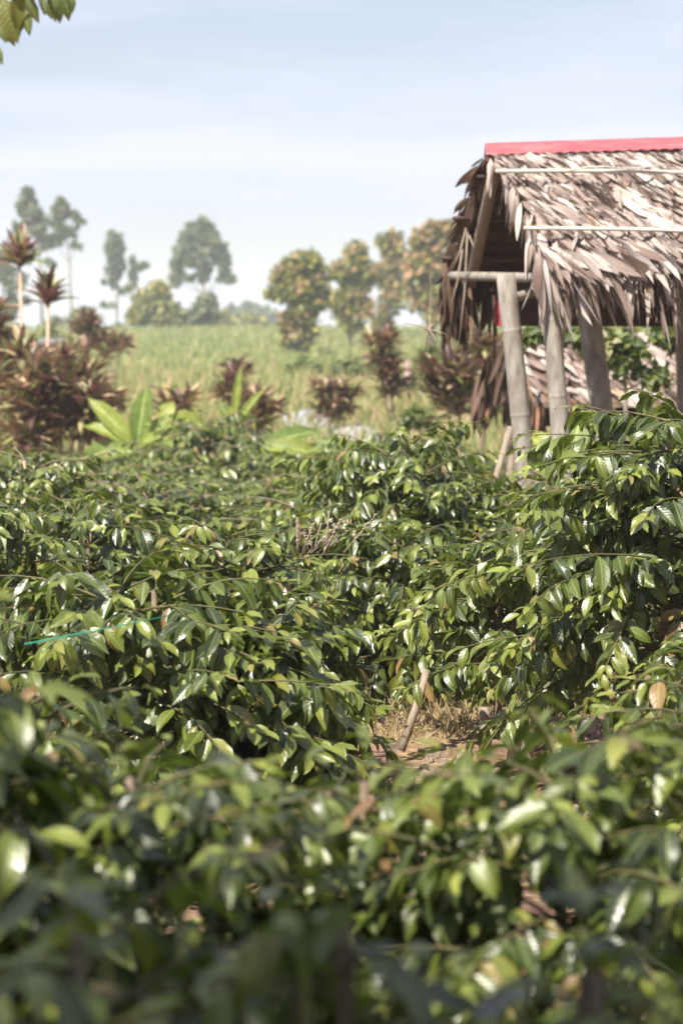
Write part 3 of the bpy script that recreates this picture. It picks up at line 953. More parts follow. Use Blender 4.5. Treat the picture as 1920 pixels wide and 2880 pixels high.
# posts
def post(top, bottom, d, r0, r1, sd):
    p1 = at(*top, d); p0 = at(*bottom, d)
    k = (p1 - p0); g = gz(d) - 0.08
    p0 = p0 + k * ((g - p0.z) / k.z)
    bamboo('post', p0, p1, r0, r1, hut, M['bamboo'], nodes=0.5, n=20, seed=sd, wob=0.004)
post((1422, 768), (1474, 1300), 13.55, 0.062, 0.057, 1)
post((1530, 655), (1580, 1290), 13.25, 0.058, 0.052, 2)
post((1640, 770), (1694, 1180), 14.35, 0.075, 0.072, 3)
post((1915, 700), (1925, 1100), 14.9, 0.055, 0.055, 4)
post((2300, 700), (2330, 1100), 13.3, 0.06, 0.06, 5)
post((2380, 700), (2400, 1100), 15.0, 0.06, 0.06, 6)
# tie beams
bamboo('tie_beam', at(1270, 775, 15.0), at(1545, 782, 13.35), 0.030, 0.030, hut, M['bamboo'], n=12, seed=8, nodes=0.5)
bamboo('tie_beam', at(1412, 850, 13.62), at(1612, 790, 14.25), 0.030, 0.024, hut, M['bamboo'], n=12, seed=9, bow=0.02, nodes=0.6)
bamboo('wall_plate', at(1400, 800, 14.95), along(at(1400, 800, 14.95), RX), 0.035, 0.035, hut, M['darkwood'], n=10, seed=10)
bamboo('wall_plate', A_f + Vector((0.1, 0.22, 0.02)), along(A_f + Vector((0.1, 0.22, 0.02)), RX), 0.035, 0.035, hut, M['bamboo'], n=10, seed=12)
# dark planks of the back wall under the eave, a red panel at its end
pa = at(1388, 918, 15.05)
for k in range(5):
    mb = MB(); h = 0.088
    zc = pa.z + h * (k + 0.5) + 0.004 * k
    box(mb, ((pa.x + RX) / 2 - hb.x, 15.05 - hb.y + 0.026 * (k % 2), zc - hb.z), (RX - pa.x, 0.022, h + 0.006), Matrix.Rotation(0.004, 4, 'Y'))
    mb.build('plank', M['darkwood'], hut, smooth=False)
pr = at(1400, 880, 14.9)
mb = MB(); box(mb, (pr.x - hb.x, 14.9 - hb.y, pr.z - hb.z), (0.065, 0.03, 0.17)); mb.build('red_panel', M['redboard'], hut, smooth=False)
mb = MB(); tube(mb, [at(1388, 830, 14.85) - hb, at(1390, 1010, 14.85) - hb], 0.008, 6); tube(mb, [at(1378, 815, 14.85) - hb, at(1420, 818, 14.85) - hb], 0.010, 6)
mb.build('hanger_rod', M['darkwood'], hut)

# dry straw dangling outside the eave
sp_ = at(1208, 930, 13.6)
o = MB()
rg = np.random.RandomState(4)
for k in range(9):
    a = rg.uniform(0, 6.28); L = rg.uniform(0.08, 0.2)
    e = Vector((math.cos(a) * L * 0.8, rg.uniform(-.05, .05), math.sin(a) * L - 0.03))
    tube(o, [-e * 0.3, e * 0.4 + Vector((0, 0, 0.01)), e], [0.004, 0.005, 0.002], 5, R=rg.rand())
tube(o, [Vector((0.0, 0, 0)), Vector((0.03, 0.6, 0.25)), Vector((0.05, 1.25, 0.38))], 0.002, 4, R=0.5)
o = o.build('straw_tuft', M['stake'])
o.location = sp_
tag(o, 'star shaped tuft of dry straw dangling left of the hut eave', 'straw')

# ------------------------------------------------------------------ smaller hut behind
h2 = Vector((1.6, 18.6, gz(18.6)))
hut2 = empty('thatched_shelter', h2, 'low thatched shelter with ragged leaf roof seen behind the hut posts', 'hut')
rg = np.random.RandomState(9)
R2 = at(1415, 950, 19.2); F2 = at(1500, 1130, 18.0); X2 = 5.0
n2 = (F2 - R2).normalized(); nn2 = n2.cross(Vector((1, 0, 0)))
if nn2.z < 0: nn2 = -nn2
specs = []
for s, L0 in [(0.0, 0.4), (0.2, 0.4), (0.42, 0.4), (0.64, 0.4), (0.86, 0.42)]:
    x0 = R2.x + (F2.x - R2.x) * s
    nn_ = int((X2 - x0) * 42)
    for k in range(nn_):
        x = x0 + (X2 - x0) * (k + rg.rand()) / nn_
        p = R2.lerp(F2, s); p = Vector((x, p.y, p.z)) + nn2 * rg.uniform(0.01, 0.06)
        specs.append((p, n2 + Vector((rg.normal(0.3, 0.3), 0, 0)) + nn2 * rg.uniform(-.15, .1), nn2 + Vector((rg.uniform(-.7, .7), 0, 0)), L0 * rg.uniform(0.6, 1.1), rg.uniform(0.03, 0.065)))
blades_to(hut2, specs, rg, 200, M['thatch'], lambda s: 1.2 < s[0].x < 2.9)
specs = []
B2 = at(1345, 1080, 20.3)
for k in range(260):
    f = rg.rand()
    p = (R2.lerp(B2, f) if k % 2 else R2.lerp(F2, f)) + Vector((rg.uniform(-.05, .1), rg.uniform(-.1, .1), 0.0))
    specs.append((p, Vector((rg.normal(-0.02, 0.12), 0, -1)), Vector((rg.uniform(-1, 1), -1, 0)), rg.uniform(0.25, 0.55), rg.uniform(0.02, 0.05)))
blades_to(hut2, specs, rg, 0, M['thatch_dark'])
mb = MB()
def quad_slab(mb, a, b, x2, th, o):
    V = [a, Vector((x2, a.y, a.z)), Vector((x2, b.y, b.z)), b]
    V = V + [v - Vector((0, 0, th)) for v in V]
    mb.add([tuple(v - o) for v in V], [(0, 1, 2, 3), (7, 6, 5, 4), (0, 3, 7, 4), (1, 5, 6, 2), (3, 2, 6, 7), (0, 4, 5, 1)], None, None, 0.3)
quad_slab(mb, R2, F2, X2, 0.03, h2); mb.build('roof_layer', M['thatch_dark'], hut2, smooth=False)
mb = MB(); quad_slab(mb, R2 + Vector((0, 0.01, 0)), B2, X2, 0.03, h2); mb.build('roof_layer', M['thatch_dark'], hut2, smooth=False)
for (px, d) in ((1518, 18.3), (1900, 18.3), (1440, 20.0), (2250, 18.3)):
    a = at(px, 1100, d); g = gz(d)
    mb = MB(); tube(mb, [Vector((a.x, d, g - 0.1)) - h2, Vector((a.x, d, F2.z + 0.05)) - h2], [0.055, 0.05], 10)
    mb.build('post', M['stake'], hut2)
mb = MB(); box(mb, (1.70, 0.3, F2.z - 0.16 - h2.z), (3.4, 0.04, 0.16)); mb.build('plank', M['darkwood'], hut2, smooth=False)

# ------------------------------------------------------------------ small things near the rows
def pole_thing(name, a, b, d0, d1, r0, r1, mat, label, cat, n=8):
    p0 = at(*a, d0); p1 = at(*b, d1)
    mb = MB(); mid = (p1 - p0) * 0.5 + Vector((0.004, 0, 0))
    tube(mb, [(0, 0, 0), mid, p1 - p0], [r0, (r0 + r1) / 2, r1], n)
    o = mb.build(name, mat); o.location = p0
    return tag(o, label, cat)
pole_thing('wooden_stake', (1128, 2110), (1200, 1885), 8.5, 8.6, 0.017, 0.015, M['stake'], 'short brown wooden stake leaning out of the bare earth gap', 'stake')
pole_thing('leaning_pole', (1330, 1560), (1435, 1200), 12.9, 13.0, 0.022, 0.018, M['stake'], 'thin pale pole leaning against the leftmost bamboo post', 'pole')
pole_thing('cut_post', (1366, 2120), (1360, 1990), 8.3, 8.3, 0.022, 0.02, M['stake'], 'short thick brown peg under the dark hanging leaves', 'peg')
pole_thing('field_post', (1146, 1130), (1144, 1015), 38, 38, 0.055, 0.045, M['stone'], 'pale upright post beside the leaning red cordyline in the field', 'post')
pole_thing('green_string', (70, 1812), (470, 1733), 5.9, 6.3, 0.0016, 0.0016, M['string'], 'thin green string stretched over the coffee leaves', 'string', 5)
# pale slanting slab under the shrub
mb = MB(); p0 = at(1455, 2075, 8.2)
for k, (w, h) in enumerate([(0.09, 0.27)]):
    V = [(-.05, -.04, -.1), (.05, -.05, -.1), (.06, .05, -.1), (-.04, .05, -.1), (.01, -.03, .2), (.07, -.03, .22), (.08, .02, .21), (.03, .03, .19)]
    mb.add(V, [(3, 2, 1, 0), (4, 5, 6, 7), (0, 1, 5, 4), (1, 2, 6, 5), (2, 3, 7, 6), (3, 0, 4, 7)])
o = mb.build('leaning_stone', M['stone'], smooth=False); o.location = p0
tag(o, 'pale pinkish stone slab leaning up behind the foreground leaves', 'stone')

# dry twigs on the shrub in the middle
rg = np.random.RandomState(12)
tw = empty('bare_twigs', at(900, 1520, 9.0), 'bunch of bare brown twigs with dry buds sticking out of the leaves', 'twigs')
for k in range(16):
    x0 = rg.uniform(-0.12, 0.1); p = Vector((x0, rg.uniform(-.08, .08), -0.05)); mb = MB()
    dx = rg.uniform(-0.06, 0.14); L = rg.uniform(0.09, 0.17)
    pts = [p, p + Vector((dx * .5, 0, L * .5)), p + Vector((dx, rg.uniform(-.03, .03), L))]
    tube(mb, pts, [0.004, 0.003, 0.002], 5)
    for j in range(6):
        f = 0.35 + j * 0.12
        c = p + Vector((dx * f, 0, L * f)); s = rg.uniform(0.004, 0.009)
        tube(mb, [c + Vector((-s, 0, 0)), c + Vector((0, 0, s * .8)), c + Vector((s * 1.4, 0, s))], [0.001, s * .7, 0.001], 5)
    mb.build('twig', M['stake'], tw)
    mb = None

# dry grass on the earth gap
rg = np.random.RandomState(13)
GT = [blade_template(2, 2, 0.5, fold=0, bend=b, wide=0.3) for b in (0.6, 1.2, 0.2)]
n = 6000
X = rg.normal(0.42, 0.42, n); Y = rg.uniform(8.9, 12.5, n)
P = np.stack([X, Y, np.interp(Y, GY, GZ) - 0.01], 1)
D = np.stack([rg.normal(0, 0.7, n), rg.normal(0, 0.7, n), rg.uniform(0.3, 1, n)], 1)
mb = MB(); scatter(mb, GT, rg.randint(0, 3, n), P, frames(D, rg.normal(0, 1, (n, 3)) + 0.01), np.stack([np.full(n, .007), rg.uniform(.06, .16, n), np.full(n, .08)], 1), rg.rand(n) * .3, rg.rand(n))
mb.build('dry_grass', M['drygrass'], kind='stuff')
# clods and small stones on the earth
n = 900
X = rg.normal(0.2, 0.8, n); Y = rg.uniform(6.8, 11.8, n); sz = rg.gamma(1.6, 0.006, n) + 0.004
cube = np.array([(-1, -1, -.6), (1, -.8, -.6), (.8, 1, -.6), (-.9, .8, -.6), (-.6, -.7, .5), (.7, -.5, .6), (.5, .6, .5), (-.7, .6, .7)])
mb = MB()
for k in range(n):
    a = rg.uniform(0, 6.28); ca, sa = math.cos(a), math.sin(a)
    V = cube * rg.uniform(0.7, 1.2, (8, 3)) * sz[k]
    V = np.stack([V[:, 0] * ca - V[:, 1] * sa, V[:, 0] * sa + V[:, 1] * ca, V[:, 2]], 1) + np.array([X[k], Y[k], gz(Y[k]) + 0.02])
    mb.add(V, [(3, 2, 1, 0), (4, 5, 6, 7), (0, 1, 5, 4), (1, 2, 6, 5), (2, 3, 7, 6), (3, 0, 4, 7)])
mb.build('soil_clods', M['stake'], kind='stuff', smooth=False)
# fallen leaves on the earth
n = 150
X = rg.normal(0.25, 0.6, n); Y = rg.uniform(7.6, 11.5, n)
P = np.stack([X, Y, np.interp(Y, GY, GZ) + 0.025], 1)
D = np.stack([rg.normal(0, 1, n), rg.normal(0, 1, n), rg.normal(0, 0.15, n)], 1)
NN = np.stack([rg.normal(0, .3, n), rg.normal(0, .3, n), np.ones(n)], 1)
mb = MB(); scatter(mb, CT, rg.randint(0, 6, n), P, frames(D, NN), rg.uniform(.03, .08, n), rg.rand(n) * .3, rg.rand(n))
mb.build('fallen_leaves', M['drygrass'], kind='stuff')

# ------------------------------------------------------------------ banana plants
BN = [blade_template(9, 5, 0.17, fold=0.35, bend=b, wav=0.012, freq=6, phase=b, wide=0.5, twist=tw) for b, tw in ((0.5, 0.2), (0.9, -0.2), (1.3, 0.1), (0.2, 0.1))]
BNM = []
for V, C, Q, T in BN:
    mb = MB(); mb.add(V, Q, T, C, 0.0); BNM.append(mb.mesh('leaf', M['banana']))


def banana(px, py, d, leaves, label, stemr=0.05):
    """leaves: (dx, dz, dy, length, width, template) direction from the crown point"""
    top = at(px, py, d); base = Vector((top.x, d, gz(d)))
    root = empty('banana_plant', base, label, 'banana plant')
    c = top - base
    mb = MB(); tube(mb, [Vector((0, 0, -0.05)), c * 0.6, c], [stemr * 1.2, stemr, stemr * 0.55], 10)
    mb.build('stem', M['banana'], root)
    for (dx, dz, dy, L, w, k) in leaves:
        D = Vector((dx, dy, dz)).normalized()
        nv = Vector((0.05 * dx, -0.75, 0.65))
        Rm = frames([tuple(D)], [tuple(nv)])[0]
        o = bpy.data.objects.new('leaf', BNM[k])
        m4 = np.eye(4); m4[:3, :3] = Rm * np.array([w * 1.15 / 0.34, L * 1.08, L * 1.08])[None, :]; m4[:3, 3] = tuple(c)
        o.parent = root; o.matrix_basis = Matrix(m4.tolist()); COL.objects.link(o)


banana(385, 1262, 24.0, [(0.14, 1, 0, 0.62, 0.22, 3), (-0.8, 1.0, 0, 0.72, 0.17, 0), (-0.9, 0.68, -0.2, 0.62, 0.15, 1), (-1.3, 0.12, -0.1, 0.78, 0.21, 2),
                         (0.6, 0.8, -0.1, 0.50, 0.16, 1), (1, 0.45, 0, 0.55, 0.2, 1), (0.75, 0.1, -0.5, 0.42, 0.2, 2), (-0.1, 1, 0.3, 0.5, 0.04, 3), (-0.6, 0.2, -0.7, 0.40, 0.2, 2), (0.35, 0.5, -0.6, 0.35, 0.14, 1)],
       'bright yellow green young banana plant with spreading leaves beyond the coffee rows')
banana(445, 1200, 25.5, [(1, 0.42, 0, 0.62, 0.24, 2), (0.3, 0.7, 0, 0.34, 0.16, 1), (1, 0.0, -0.3, 0.4, 0.2, 2)],
       'banana plant with one broad arched pale leaf behind the bright young one')
banana(655, 1200, 24.5, [(0.12, 1, 0, 0.62, 0.085, 3), (0.62, 0.8, 0, 0.52, 0.085, 3), (-0.4, 0.8, 0, 0.3, 0.10, 0), (0.8, 0.6, 0.1, 0.3, 0.1, 1), (-0.05, 0.6, -.3, 0.22, 0.1, 0)],
       'banana plant with two narrow upright furled leaves by the dark coffee shrub')
banana(720, 1262, 23.0, [(1.0, 0.42, 0.2, 0.70, 0.19, 0), (1, 0.16, -0.3, 0.72, 0.17, 1), (1, 0.0, -0.2, 0.9, 0.18, 1), (-0.4, 0.4, -0.5, 0.3, 0.2, 1), (1, -0.05, -.5, 0.5, 0.2, 1)],
       'banana plant with wide low leaves in front of the grey sheets')
banana(1010, 1285, 22.5, [(-0.9, 0.4, -0.3, 0.5, 0.2, 1), (0.9, 0.4, 0, 0.5, 0.18, 2), (0.1, 0.4, -0.6, 0.4, 0.2, 1)],
       'low banana plant between the grey sheets and the rounded coffee shrub')
banana(1600, 1330, 17.0, [(-0.6, 0.8, 0, 0.45, 0.2, 1), (0.5, 0.9, 0.0, 0.5, 0.2, 2), (-1, 0.3, 0, 0.5, 0.2, 2), (0.2, 1, 0.2, 0.5, 0.18, 0)],
       'broad leaved green plant glimpsed between the first and second bamboo posts')

# ------------------------------------------------------------------ cordylines
CD = [blade_template(4, 3, 0.105, fold=0.5, bend=b, wide=0.55, twist=tw) for b, tw in ((0.4, 0.1), (0.8, -0.2), (0.15, 0.2))]


def rosette_mesh(seed, nbl=26, up=0.6, green=0.0, dead=0):
    rg = np.random.RandomState(seed)
    a = rg.uniform(0, 6.28, nbl); e = np.clip(rg.normal(up, 0.35, nbl), -0.5, 1.4)
    D = np.stack([np.cos(a) * np.cos(e), np.sin(a) * np.cos(e), np.sin(e)], 1)
    NN = np.stack([-np.cos(a) * np.sin(e), -np.sin(a) * np.sin(e), np.cos(e) + 0.2], 1)
    P = D * 0.01 + np.stack([np.zeros(nbl), np.zeros(nbl), rg.uniform(-0.10, 0.04, nbl)], 1)
    mb = MB()
    scatter(mb, CD, rg.randint(0, 3, nbl), P, frames(D, NN), rg.uniform(0.24, 0.40, nbl), (rg.rand(nbl) < (0.16 + green)) * rg.rand(nbl), rg.rand(nbl) * 0.999)
    return mb.mesh('leaf_rosette', M['cordyline'])


ROS = [rosette_mesh(i, 24 + 3 * (i % 3), 0.45 + 0.15 * (i % 4), 0.25 * (i % 2)) for i in range(8)]
ROS_UP = [rosette_mesh(40 + i, 50, 1.1, 0.0) for i in range(2)]
rgc = np.random.RandomState(21)


def cordyline(stems, d, label, group=None, size=1.0, mesh=None, stem_mat='trunk'):
    """stems: list of (px, py_top, px_base, dy)"""
    a = at(stems[0][2], 1200, d); base = Vector((a.x, d, gz(d)))
    root = empty('cordyline', base, label, 'cordyline', group)
    mb = MB(); nst = 0
    for (px, py, pb, dy) in stems:
        t = at(px, py, d + dy) - base; b = at(pb, 1200, d + dy * 0.3) - base; b.z = -0.05
        mid = b.lerp(t, 0.5) + Vector((rgc.uniform(-.03, .03), 0, 0))
        nst += 1
        if nst <= 2 or stem_mat == 'palestem': tube(mb, [b, mid, t], [0.022 * size, 0.018 * size, 0.014 * size], 7)
        o = link('leaf_rosette', (mesh or ROS)[rgc.randint(0, len(mesh or ROS))], root)
        s = size * rgc.uniform(0.85, 1.15)
        o.location = t; o.scale = (s, s, s); o.rotation_euler = (rgc.uniform(-.3, .3), rgc.uniform(-.3, .3), rgc.uniform(0, 6.28))
    mb.build('stem', M[stem_mat], root)
    return root


cordyline([(55, 735, 85, 0)], 28, 'tall single stemmed cordyline with dark red head, the taller of the two', None, 1.15, ROS_UP, 'palestem')
cordyline([(136, 845, 134, 0)], 27, 'shorter single stemmed cordyline with pale trunk and dark head', None, 1.05, ROS_UP, 'palestem')
labs = ['dark red cordyline bush cut by the left edge', 'green and red cordyline bush under the tall single stem', 'bushy purple cordyline at the front of the left thicket',
        'cordyline bush with cream edged leaves around the shorter pale trunk', 'dark purple cordyline bush right of the shorter pale trunk', 'low pink tipped cordyline at the right end of the left thicket',
        'shaded cordyline at the back of the left thicket']
for i, (cx, w, yt, yb, n, d) in enumerate([(-25, 48, 860, 1150, 20, 27.5), (60, 70, 1000, 1230, 24, 26), (120, 80, 1030, 1250, 24, 25.2), (180, 60, 1010, 1200, 20, 27), (225, 50, 1040, 1200, 18, 26.5), (255, 50, 1110, 1240, 16, 25.5), (-60, 80, 900, 1200, 14, 29)]):
    st = []
    for k in range(int(n * 1.7)):
        y = rgc.uniform(yt, yb); u = rgc.uniform(-1, 1) * (0.45 + 0.55 * (y - yt) / (yb - yt))
        st.append((cx + u * w, y, cx + u * w * 0.3, rgc.uniform(-0.5, 0.5)))
    cordyline(st, d, labs[i], 'cordylines of the left thicket', 0.9)
for cx, w, yt, yb, n, d, lab, lean in [
    (255, 42, 895, 1000, 16, 46, 'round dusty red cordyline on the far slope behind the tall pale trunks', 20),
    (318, 40, 965, 1010, 6, 44, 'low cordyline spreading right of the round dusty red one', 10),
    (935, 55, 1085, 1180, 20, 32, 'round purple cordyline bush between the two grey sheets', 0),
    (1085, 40, 950, 1120, 22, 33, 'tall leaning cordyline with rusty leaves beside the pale upright post', 45),
    (1275, 55, 1010, 1170, 18, 24, 'red and green cordyline under the hut eave fringe', 20),
    (1350, 50, 960, 1060, 12, 25.5, 'dusky cordyline behind the dangling straw tuft', 0),
    (668, 14, 1038, 1055, 2, 33, 'small cordyline head above the furled banana leaves', 0),
    (640, 40, 1085, 1170, 8, 30, 'purple cordyline left of the furled banana leaves', 0),
    (725, 32, 1120, 1215, 12, 28, 'purple cordyline right of the furled banana leaves', 0),
    (305, 22, 1115, 1150, 4, 30, 'small cordyline just left of the banana plant', 0),
    (490, 45, 1110, 1180, 10, 29, 'cordyline half hidden behind the arched banana leaf', 0)]:
    st = []
    for k in range(n):
        f = rgc.rand(); y = yt + (yb - yt) * f; u = rgc.uniform(-1, 1) * (0.4 + 0.6 * math.sin(math.pi * min(0.98, f + 0.1)))
        st.append((cx + u * w + lean * (f - 0.5), y, cx + lean * 0.5, rgc.uniform(-0.3, 0.3)))
    cordyline(st, d, lab, 'cordylines scattered along the field edge', 0.85 * (1.0 if d < 40 else 1.2))

# ------------------------------------------------------------------ trees
TL = [blade_template(1, 3, 0.35, fold=0.3, bend=b) for b in (0.4, 0.9)]


def tree(name, base_px, base_py, d, trunk, blobs, mat, label, cat, leaf=0.25, group=None, trunk_r=0.12, seed=0, coral=0.0, base_z=None, limbs=True):
    """blobs: (px, py, rx_px, ry_px, count); all in the picture's units, depth added from the radius"""
    rg = np.random.RandomState(seed + 300)
    b = at(base_px, base_py, d)
    base = Vector((b.x, d, gz(d) if base_z is None else base_z))
    root = empty(name, base, label, cat, group)
    pts = [Vector((0, 0, -0.2))] + [at(px, py, d) - base for px, py in trunk]
    mb = MB(); tube(mb, pts, list(np.linspace(trunk_r, trunk_r * 0.3, len(pts))), 8)
    if limbs:
        for (px, py, rx, ry, c) in blobs:
            t = at(px, py, d) - base
            q = min(pts, key=lambda p: abs(p.z - (t.z - abs(t.x - p.x) * 0.7)))
            tube(mb, [q, q.lerp(t, 0.6) + Vector((0, 0, -0.03 * (t - q).length)), t], [trunk_r * 0.35, trunk_r * 0.22, trunk_r * 0.08], 5, cap=False)
    mb.build('trunk', M['trunk'], root)
    u = d / 6400.0
    PP = []; AG = []
    for (px, py, rx, ry, c) in blobs:
        if mat == 'euca': rx, ry, c = rx * 1.15, ry * 1.15, int(c * 1.3)
        elif mat == 'treeleaf': rx, ry, c = rx * 1.13, ry * 1.13, int(c * 1.2)
        ctr = np.array(at(px, py, d) - base)
        v = rg.normal(0, 1, (c, 3)); v /= np.linalg.norm(v, axis=1, keepdims=True)
        r = rg.rand(c) ** 0.4
        # sub clumps break the outline
        cl = rg.normal(0, 1, (max(4, c // (38 if mat == 'euca' else 24)), 3)); cl /= np.linalg.norm(cl, axis=1, keepdims=True)
        idx = rg.randint(0, len(cl), c)
        w = v * r[:, None] * (0.30 if mat == 'euca' else 0.40) + cl[idx] * (0.90 if mat == 'euca' else 0.78) * rg.rand(len(cl))[idx][:, None] ** 0.4
        P = ctr + w * np.array([rx * u, rx * u, ry * u])
        PP.append(P)
        ag = (rg.rand(len(cl)) < coral)[idx] * rg.uniform(0.15, 0.9, c)
        AG.append(ag * (v[:, 2] > -0.3))
    P = np.concatenate(PP); AG = np.concatenate(AG); n = len(P)
    D = rg.normal(0, 1, (n, 3)); D[:, 2] -= 0.3
    NN = rg.normal(0, 0.6, (n, 3)); NN[:, 2] += 0.9; NN[:, 1] -= 0.3
    mb = MB(); scatter(mb, TL, rg.randint(0, 2, n), P, frames(D, NN), leaf * rg.uniform(0.7, 1.3, n), AG, rg.rand(n))
    mb.build('crown', M[mat], root, kind='stuff')
    return root


# eucalyptus on the skyline
EG = 'slender eucalyptus trees on the skyline'
tree('eucalyptus_tree', 120, 940, 190, [(115, 800), (110, 700), (95, 600), (82, 560)], [(80, 552, 16, 24, 300), (76, 590, 26, 30, 420), (96, 602, 24, 30, 360), (62, 630, 22, 30, 300), (112, 636, 24, 26, 260), (88, 650, 30, 24, 240), (50, 672, 20, 22, 160), (128, 664, 22, 20, 160), (100, 692, 30, 16, 150), (140, 740, 16, 18, 70), (75, 720, 20, 16, 80)], 'euca', 'tallest pale eucalyptus directly behind the tall cordyline head', 'tree', 0.42, EG, 0.16, 1)
tree('eucalyptus_tree', 200, 940, 190, [(200, 850), (196, 740), (185, 650), (172, 590)], [(168, 568, 13, 22, 240), (168, 600, 20, 26, 320), (180, 588, 16, 20, 200), (162, 640, 20, 24, 240), (205, 606, 16, 12, 140), (222, 612, 16, 14, 140), (180, 662, 20, 14, 120), (205, 650, 20, 16, 100), (156, 684, 16, 14, 90), (214, 690, 18, 16, 60)], 'euca', 'thin forked eucalyptus, second from the left with a pointed top', 'tree', 0.42, EG, 0.13, 2)
tree('eucalyptus_tree', 10, 960, 180, [(10, 850), (5, 760)], [(10, 740, 45, 50, 300), (40, 790, 40, 40, 300), (-30, 700, 50, 60, 300), (50, 850, 40, 30, 200), (10, 880, 50, 40, 200)], 'euca', 'loose grey green eucalyptus cut by the left edge', 'tree', 0.42, EG, 0.16, 3)
tree('eucalyptus_tree', 325, 930, 210, [(330, 850), (330, 760), (325, 690)], [(325, 665, 16, 26, 280), (320, 700, 24, 34, 400), (325, 745, 24, 30, 340), (305, 790, 22, 18, 120), (345, 800, 24, 18, 100), (305, 850, 18, 14, 60)], 'euca', 'narrow column shaped eucalyptus left of the bushy evergreen', 'tree', 0.45, EG, 0.12, 4)
tree('eucalyptus_tree', 372, 930, 205, [(373, 840), (378, 780), (385, 745)], [(380, 755, 18, 28, 240), (400, 750, 20, 14, 90), (378, 790, 14, 20, 90)], 'euca', 'smallest feathery eucalyptus beside the column shaped one', 'tree', 0.4, EG, 0.10, 5)
tree('eucalyptus_tree', 572, 930, 200, [(572, 830), (572, 740), (568, 680)], [(563, 636, 26, 22, 420), (548, 664, 36, 26, 560), (588, 664, 34, 26, 560), (520, 700, 30, 28, 460), (568, 700, 40, 26, 420), (612, 700, 26, 30, 460), (504, 742, 20, 26, 360), (545, 738, 26, 18, 260), (628, 740, 20, 26, 340), (590, 744, 20, 16, 160), (493, 782, 14, 22, 200), (530, 776, 28, 12, 160), (572, 780, 18, 16, 160), (640, 778, 22, 14, 180), (615, 776, 14, 12, 90)], 'euca', 'broad domed eucalyptus standing alone, widest crown on the skyline', 'tree', 0.45, EG, 0.2, 6)
# dense trees on the crest
tree('evergreen_tree', 440, 925, 150, [(440, 850), (440, 810)], [(440, 815, 32, 26, 500), (415, 850, 40, 30, 600), (465, 850, 40, 30, 500), (390, 890, 36, 30, 500), (450, 890, 50, 26, 600), (490, 880, 26, 30, 300)], 'treeleaf', 'dense dark evergreen tree left of the domed eucalyptus', 'tree', 0.4, None, 0.2, 7)
tree('evergreen_tree', 580, 925, 155, [(580, 850)], [(575, 850, 30, 34, 400), (590, 880, 40, 30, 500), (545, 895, 36, 24, 400), (510, 900, 36, 20, 300)], 'euca', 'rounded dusty tree directly under the domed eucalyptus', 'tree', 0.4, None, 0.2, 8)
for i, (px, py, rx, ry, d, lab) in enumerate([(655, 880, 30, 34, 330, 'hazy blue green tree right of the domed eucalyptus'), (690, 868, 26, 36, 340, 'hazy blue green tree with the highest top of the far treeline'),
                                         (730, 878, 32, 36, 350, 'hazy tree of the far treeline left of the red tipped trees'), (765, 895, 30, 30, 330, 'hazy low tree touching the first red tipped tree'),
                                         (630, 900, 40, 24, 210, 'olive bush on the crest under the hazy treeline'), (700, 905, 50, 20, 215, 'low olive hedge on the crest below the far treeline')]):
    tree('distant_tree', px, 930, d, [(px, py)], [(px, py - ry * 0.3, rx * 0.8, ry * 0.7, 260), (px - rx * 0.4, py + 6, rx * 0.8, ry * 0.6, 260), (px + rx * 0.5, py + 10, rx * 0.8, ry * 0.6, 260)], 'euca' if i < 4 else 'treeleaf', lab, 'tree', 0.6, 'trees of the far treeline', 0.15, 20 + i, base_z=-6 if i < 4 else -3, limbs=False)
for i, (px, py, rx, ry, lab) in enumerate([(228, 885, 22, 26, 'dark round tree on the skyline behind the dusty red cordyline'), (155, 915, 24, 20, 'small dark tree between the two pale cordyline trunks'), (330, 930, 40, 14, 'low dark tree at the foot of the column shaped eucalyptus')]):
    tree('distant_tree', px, 940, 170, [(px, py)], [(px, py, rx, ry, 400), (px - 10, py + 20, rx, ry * .7, 240)], 'euca', lab, 'tree', 0.4, 'trees of the far treeline', 0.12, 40 + i)
# trees with coral new leaves in the field
CG = 'olive green trees with coral red new leaves'
tree('red_tipped_tree', 833, 1005, 95, [(832, 930), (835, 850), (850, 780)], [(850, 735, 52, 32, 800), (800, 790, 46, 44, 800), (880, 780, 46, 52, 900), (835, 815, 60, 40, 900), (790, 825, 40, 20, 400), (890, 840, 36, 34, 400), (850, 880, 46, 34, 500), (812, 900, 26, 50, 400), (845, 945, 36, 36, 300), (870, 900, 28, 50, 260), (810, 960, 24, 26, 140)], 'treeleaf', 'red tipped tree standing alone nearest the field, leftmost of its kind', 'tree', 0.26, CG, 0.13, 10, coral=0.35)
tree('red_tipped_tree', 985, 950, 110, [(985, 900), (990, 820), (995, 750)], [(1000, 715, 38, 30, 500), (975, 760, 46, 40, 700), (1015, 770, 42, 44, 700), (985, 820, 50, 40, 700), (1010, 860, 48, 34, 500), (960, 870, 34, 44, 400), (990, 900, 40, 26, 300)], 'treeleaf', 'pointed yellow green tree, second of the red tipped trees', 'tree', 0.3, CG, 0.13, 11, coral=0.22)
tree('red_tipped_tree', 1085, 935, 125, [(1085, 880), (1095, 800), (1100, 720)], [(1100, 690, 40, 40, 500), (1140, 740, 54, 46, 700), (1085, 770, 40, 44, 500), (1110, 830, 50, 50, 600), (1080, 890, 36, 30, 300)], 'treeleaf', 'dusty grey green tree between the pointed tree and the hut', 'tree', 0.32, CG, 0.13, 12, coral=0.5)
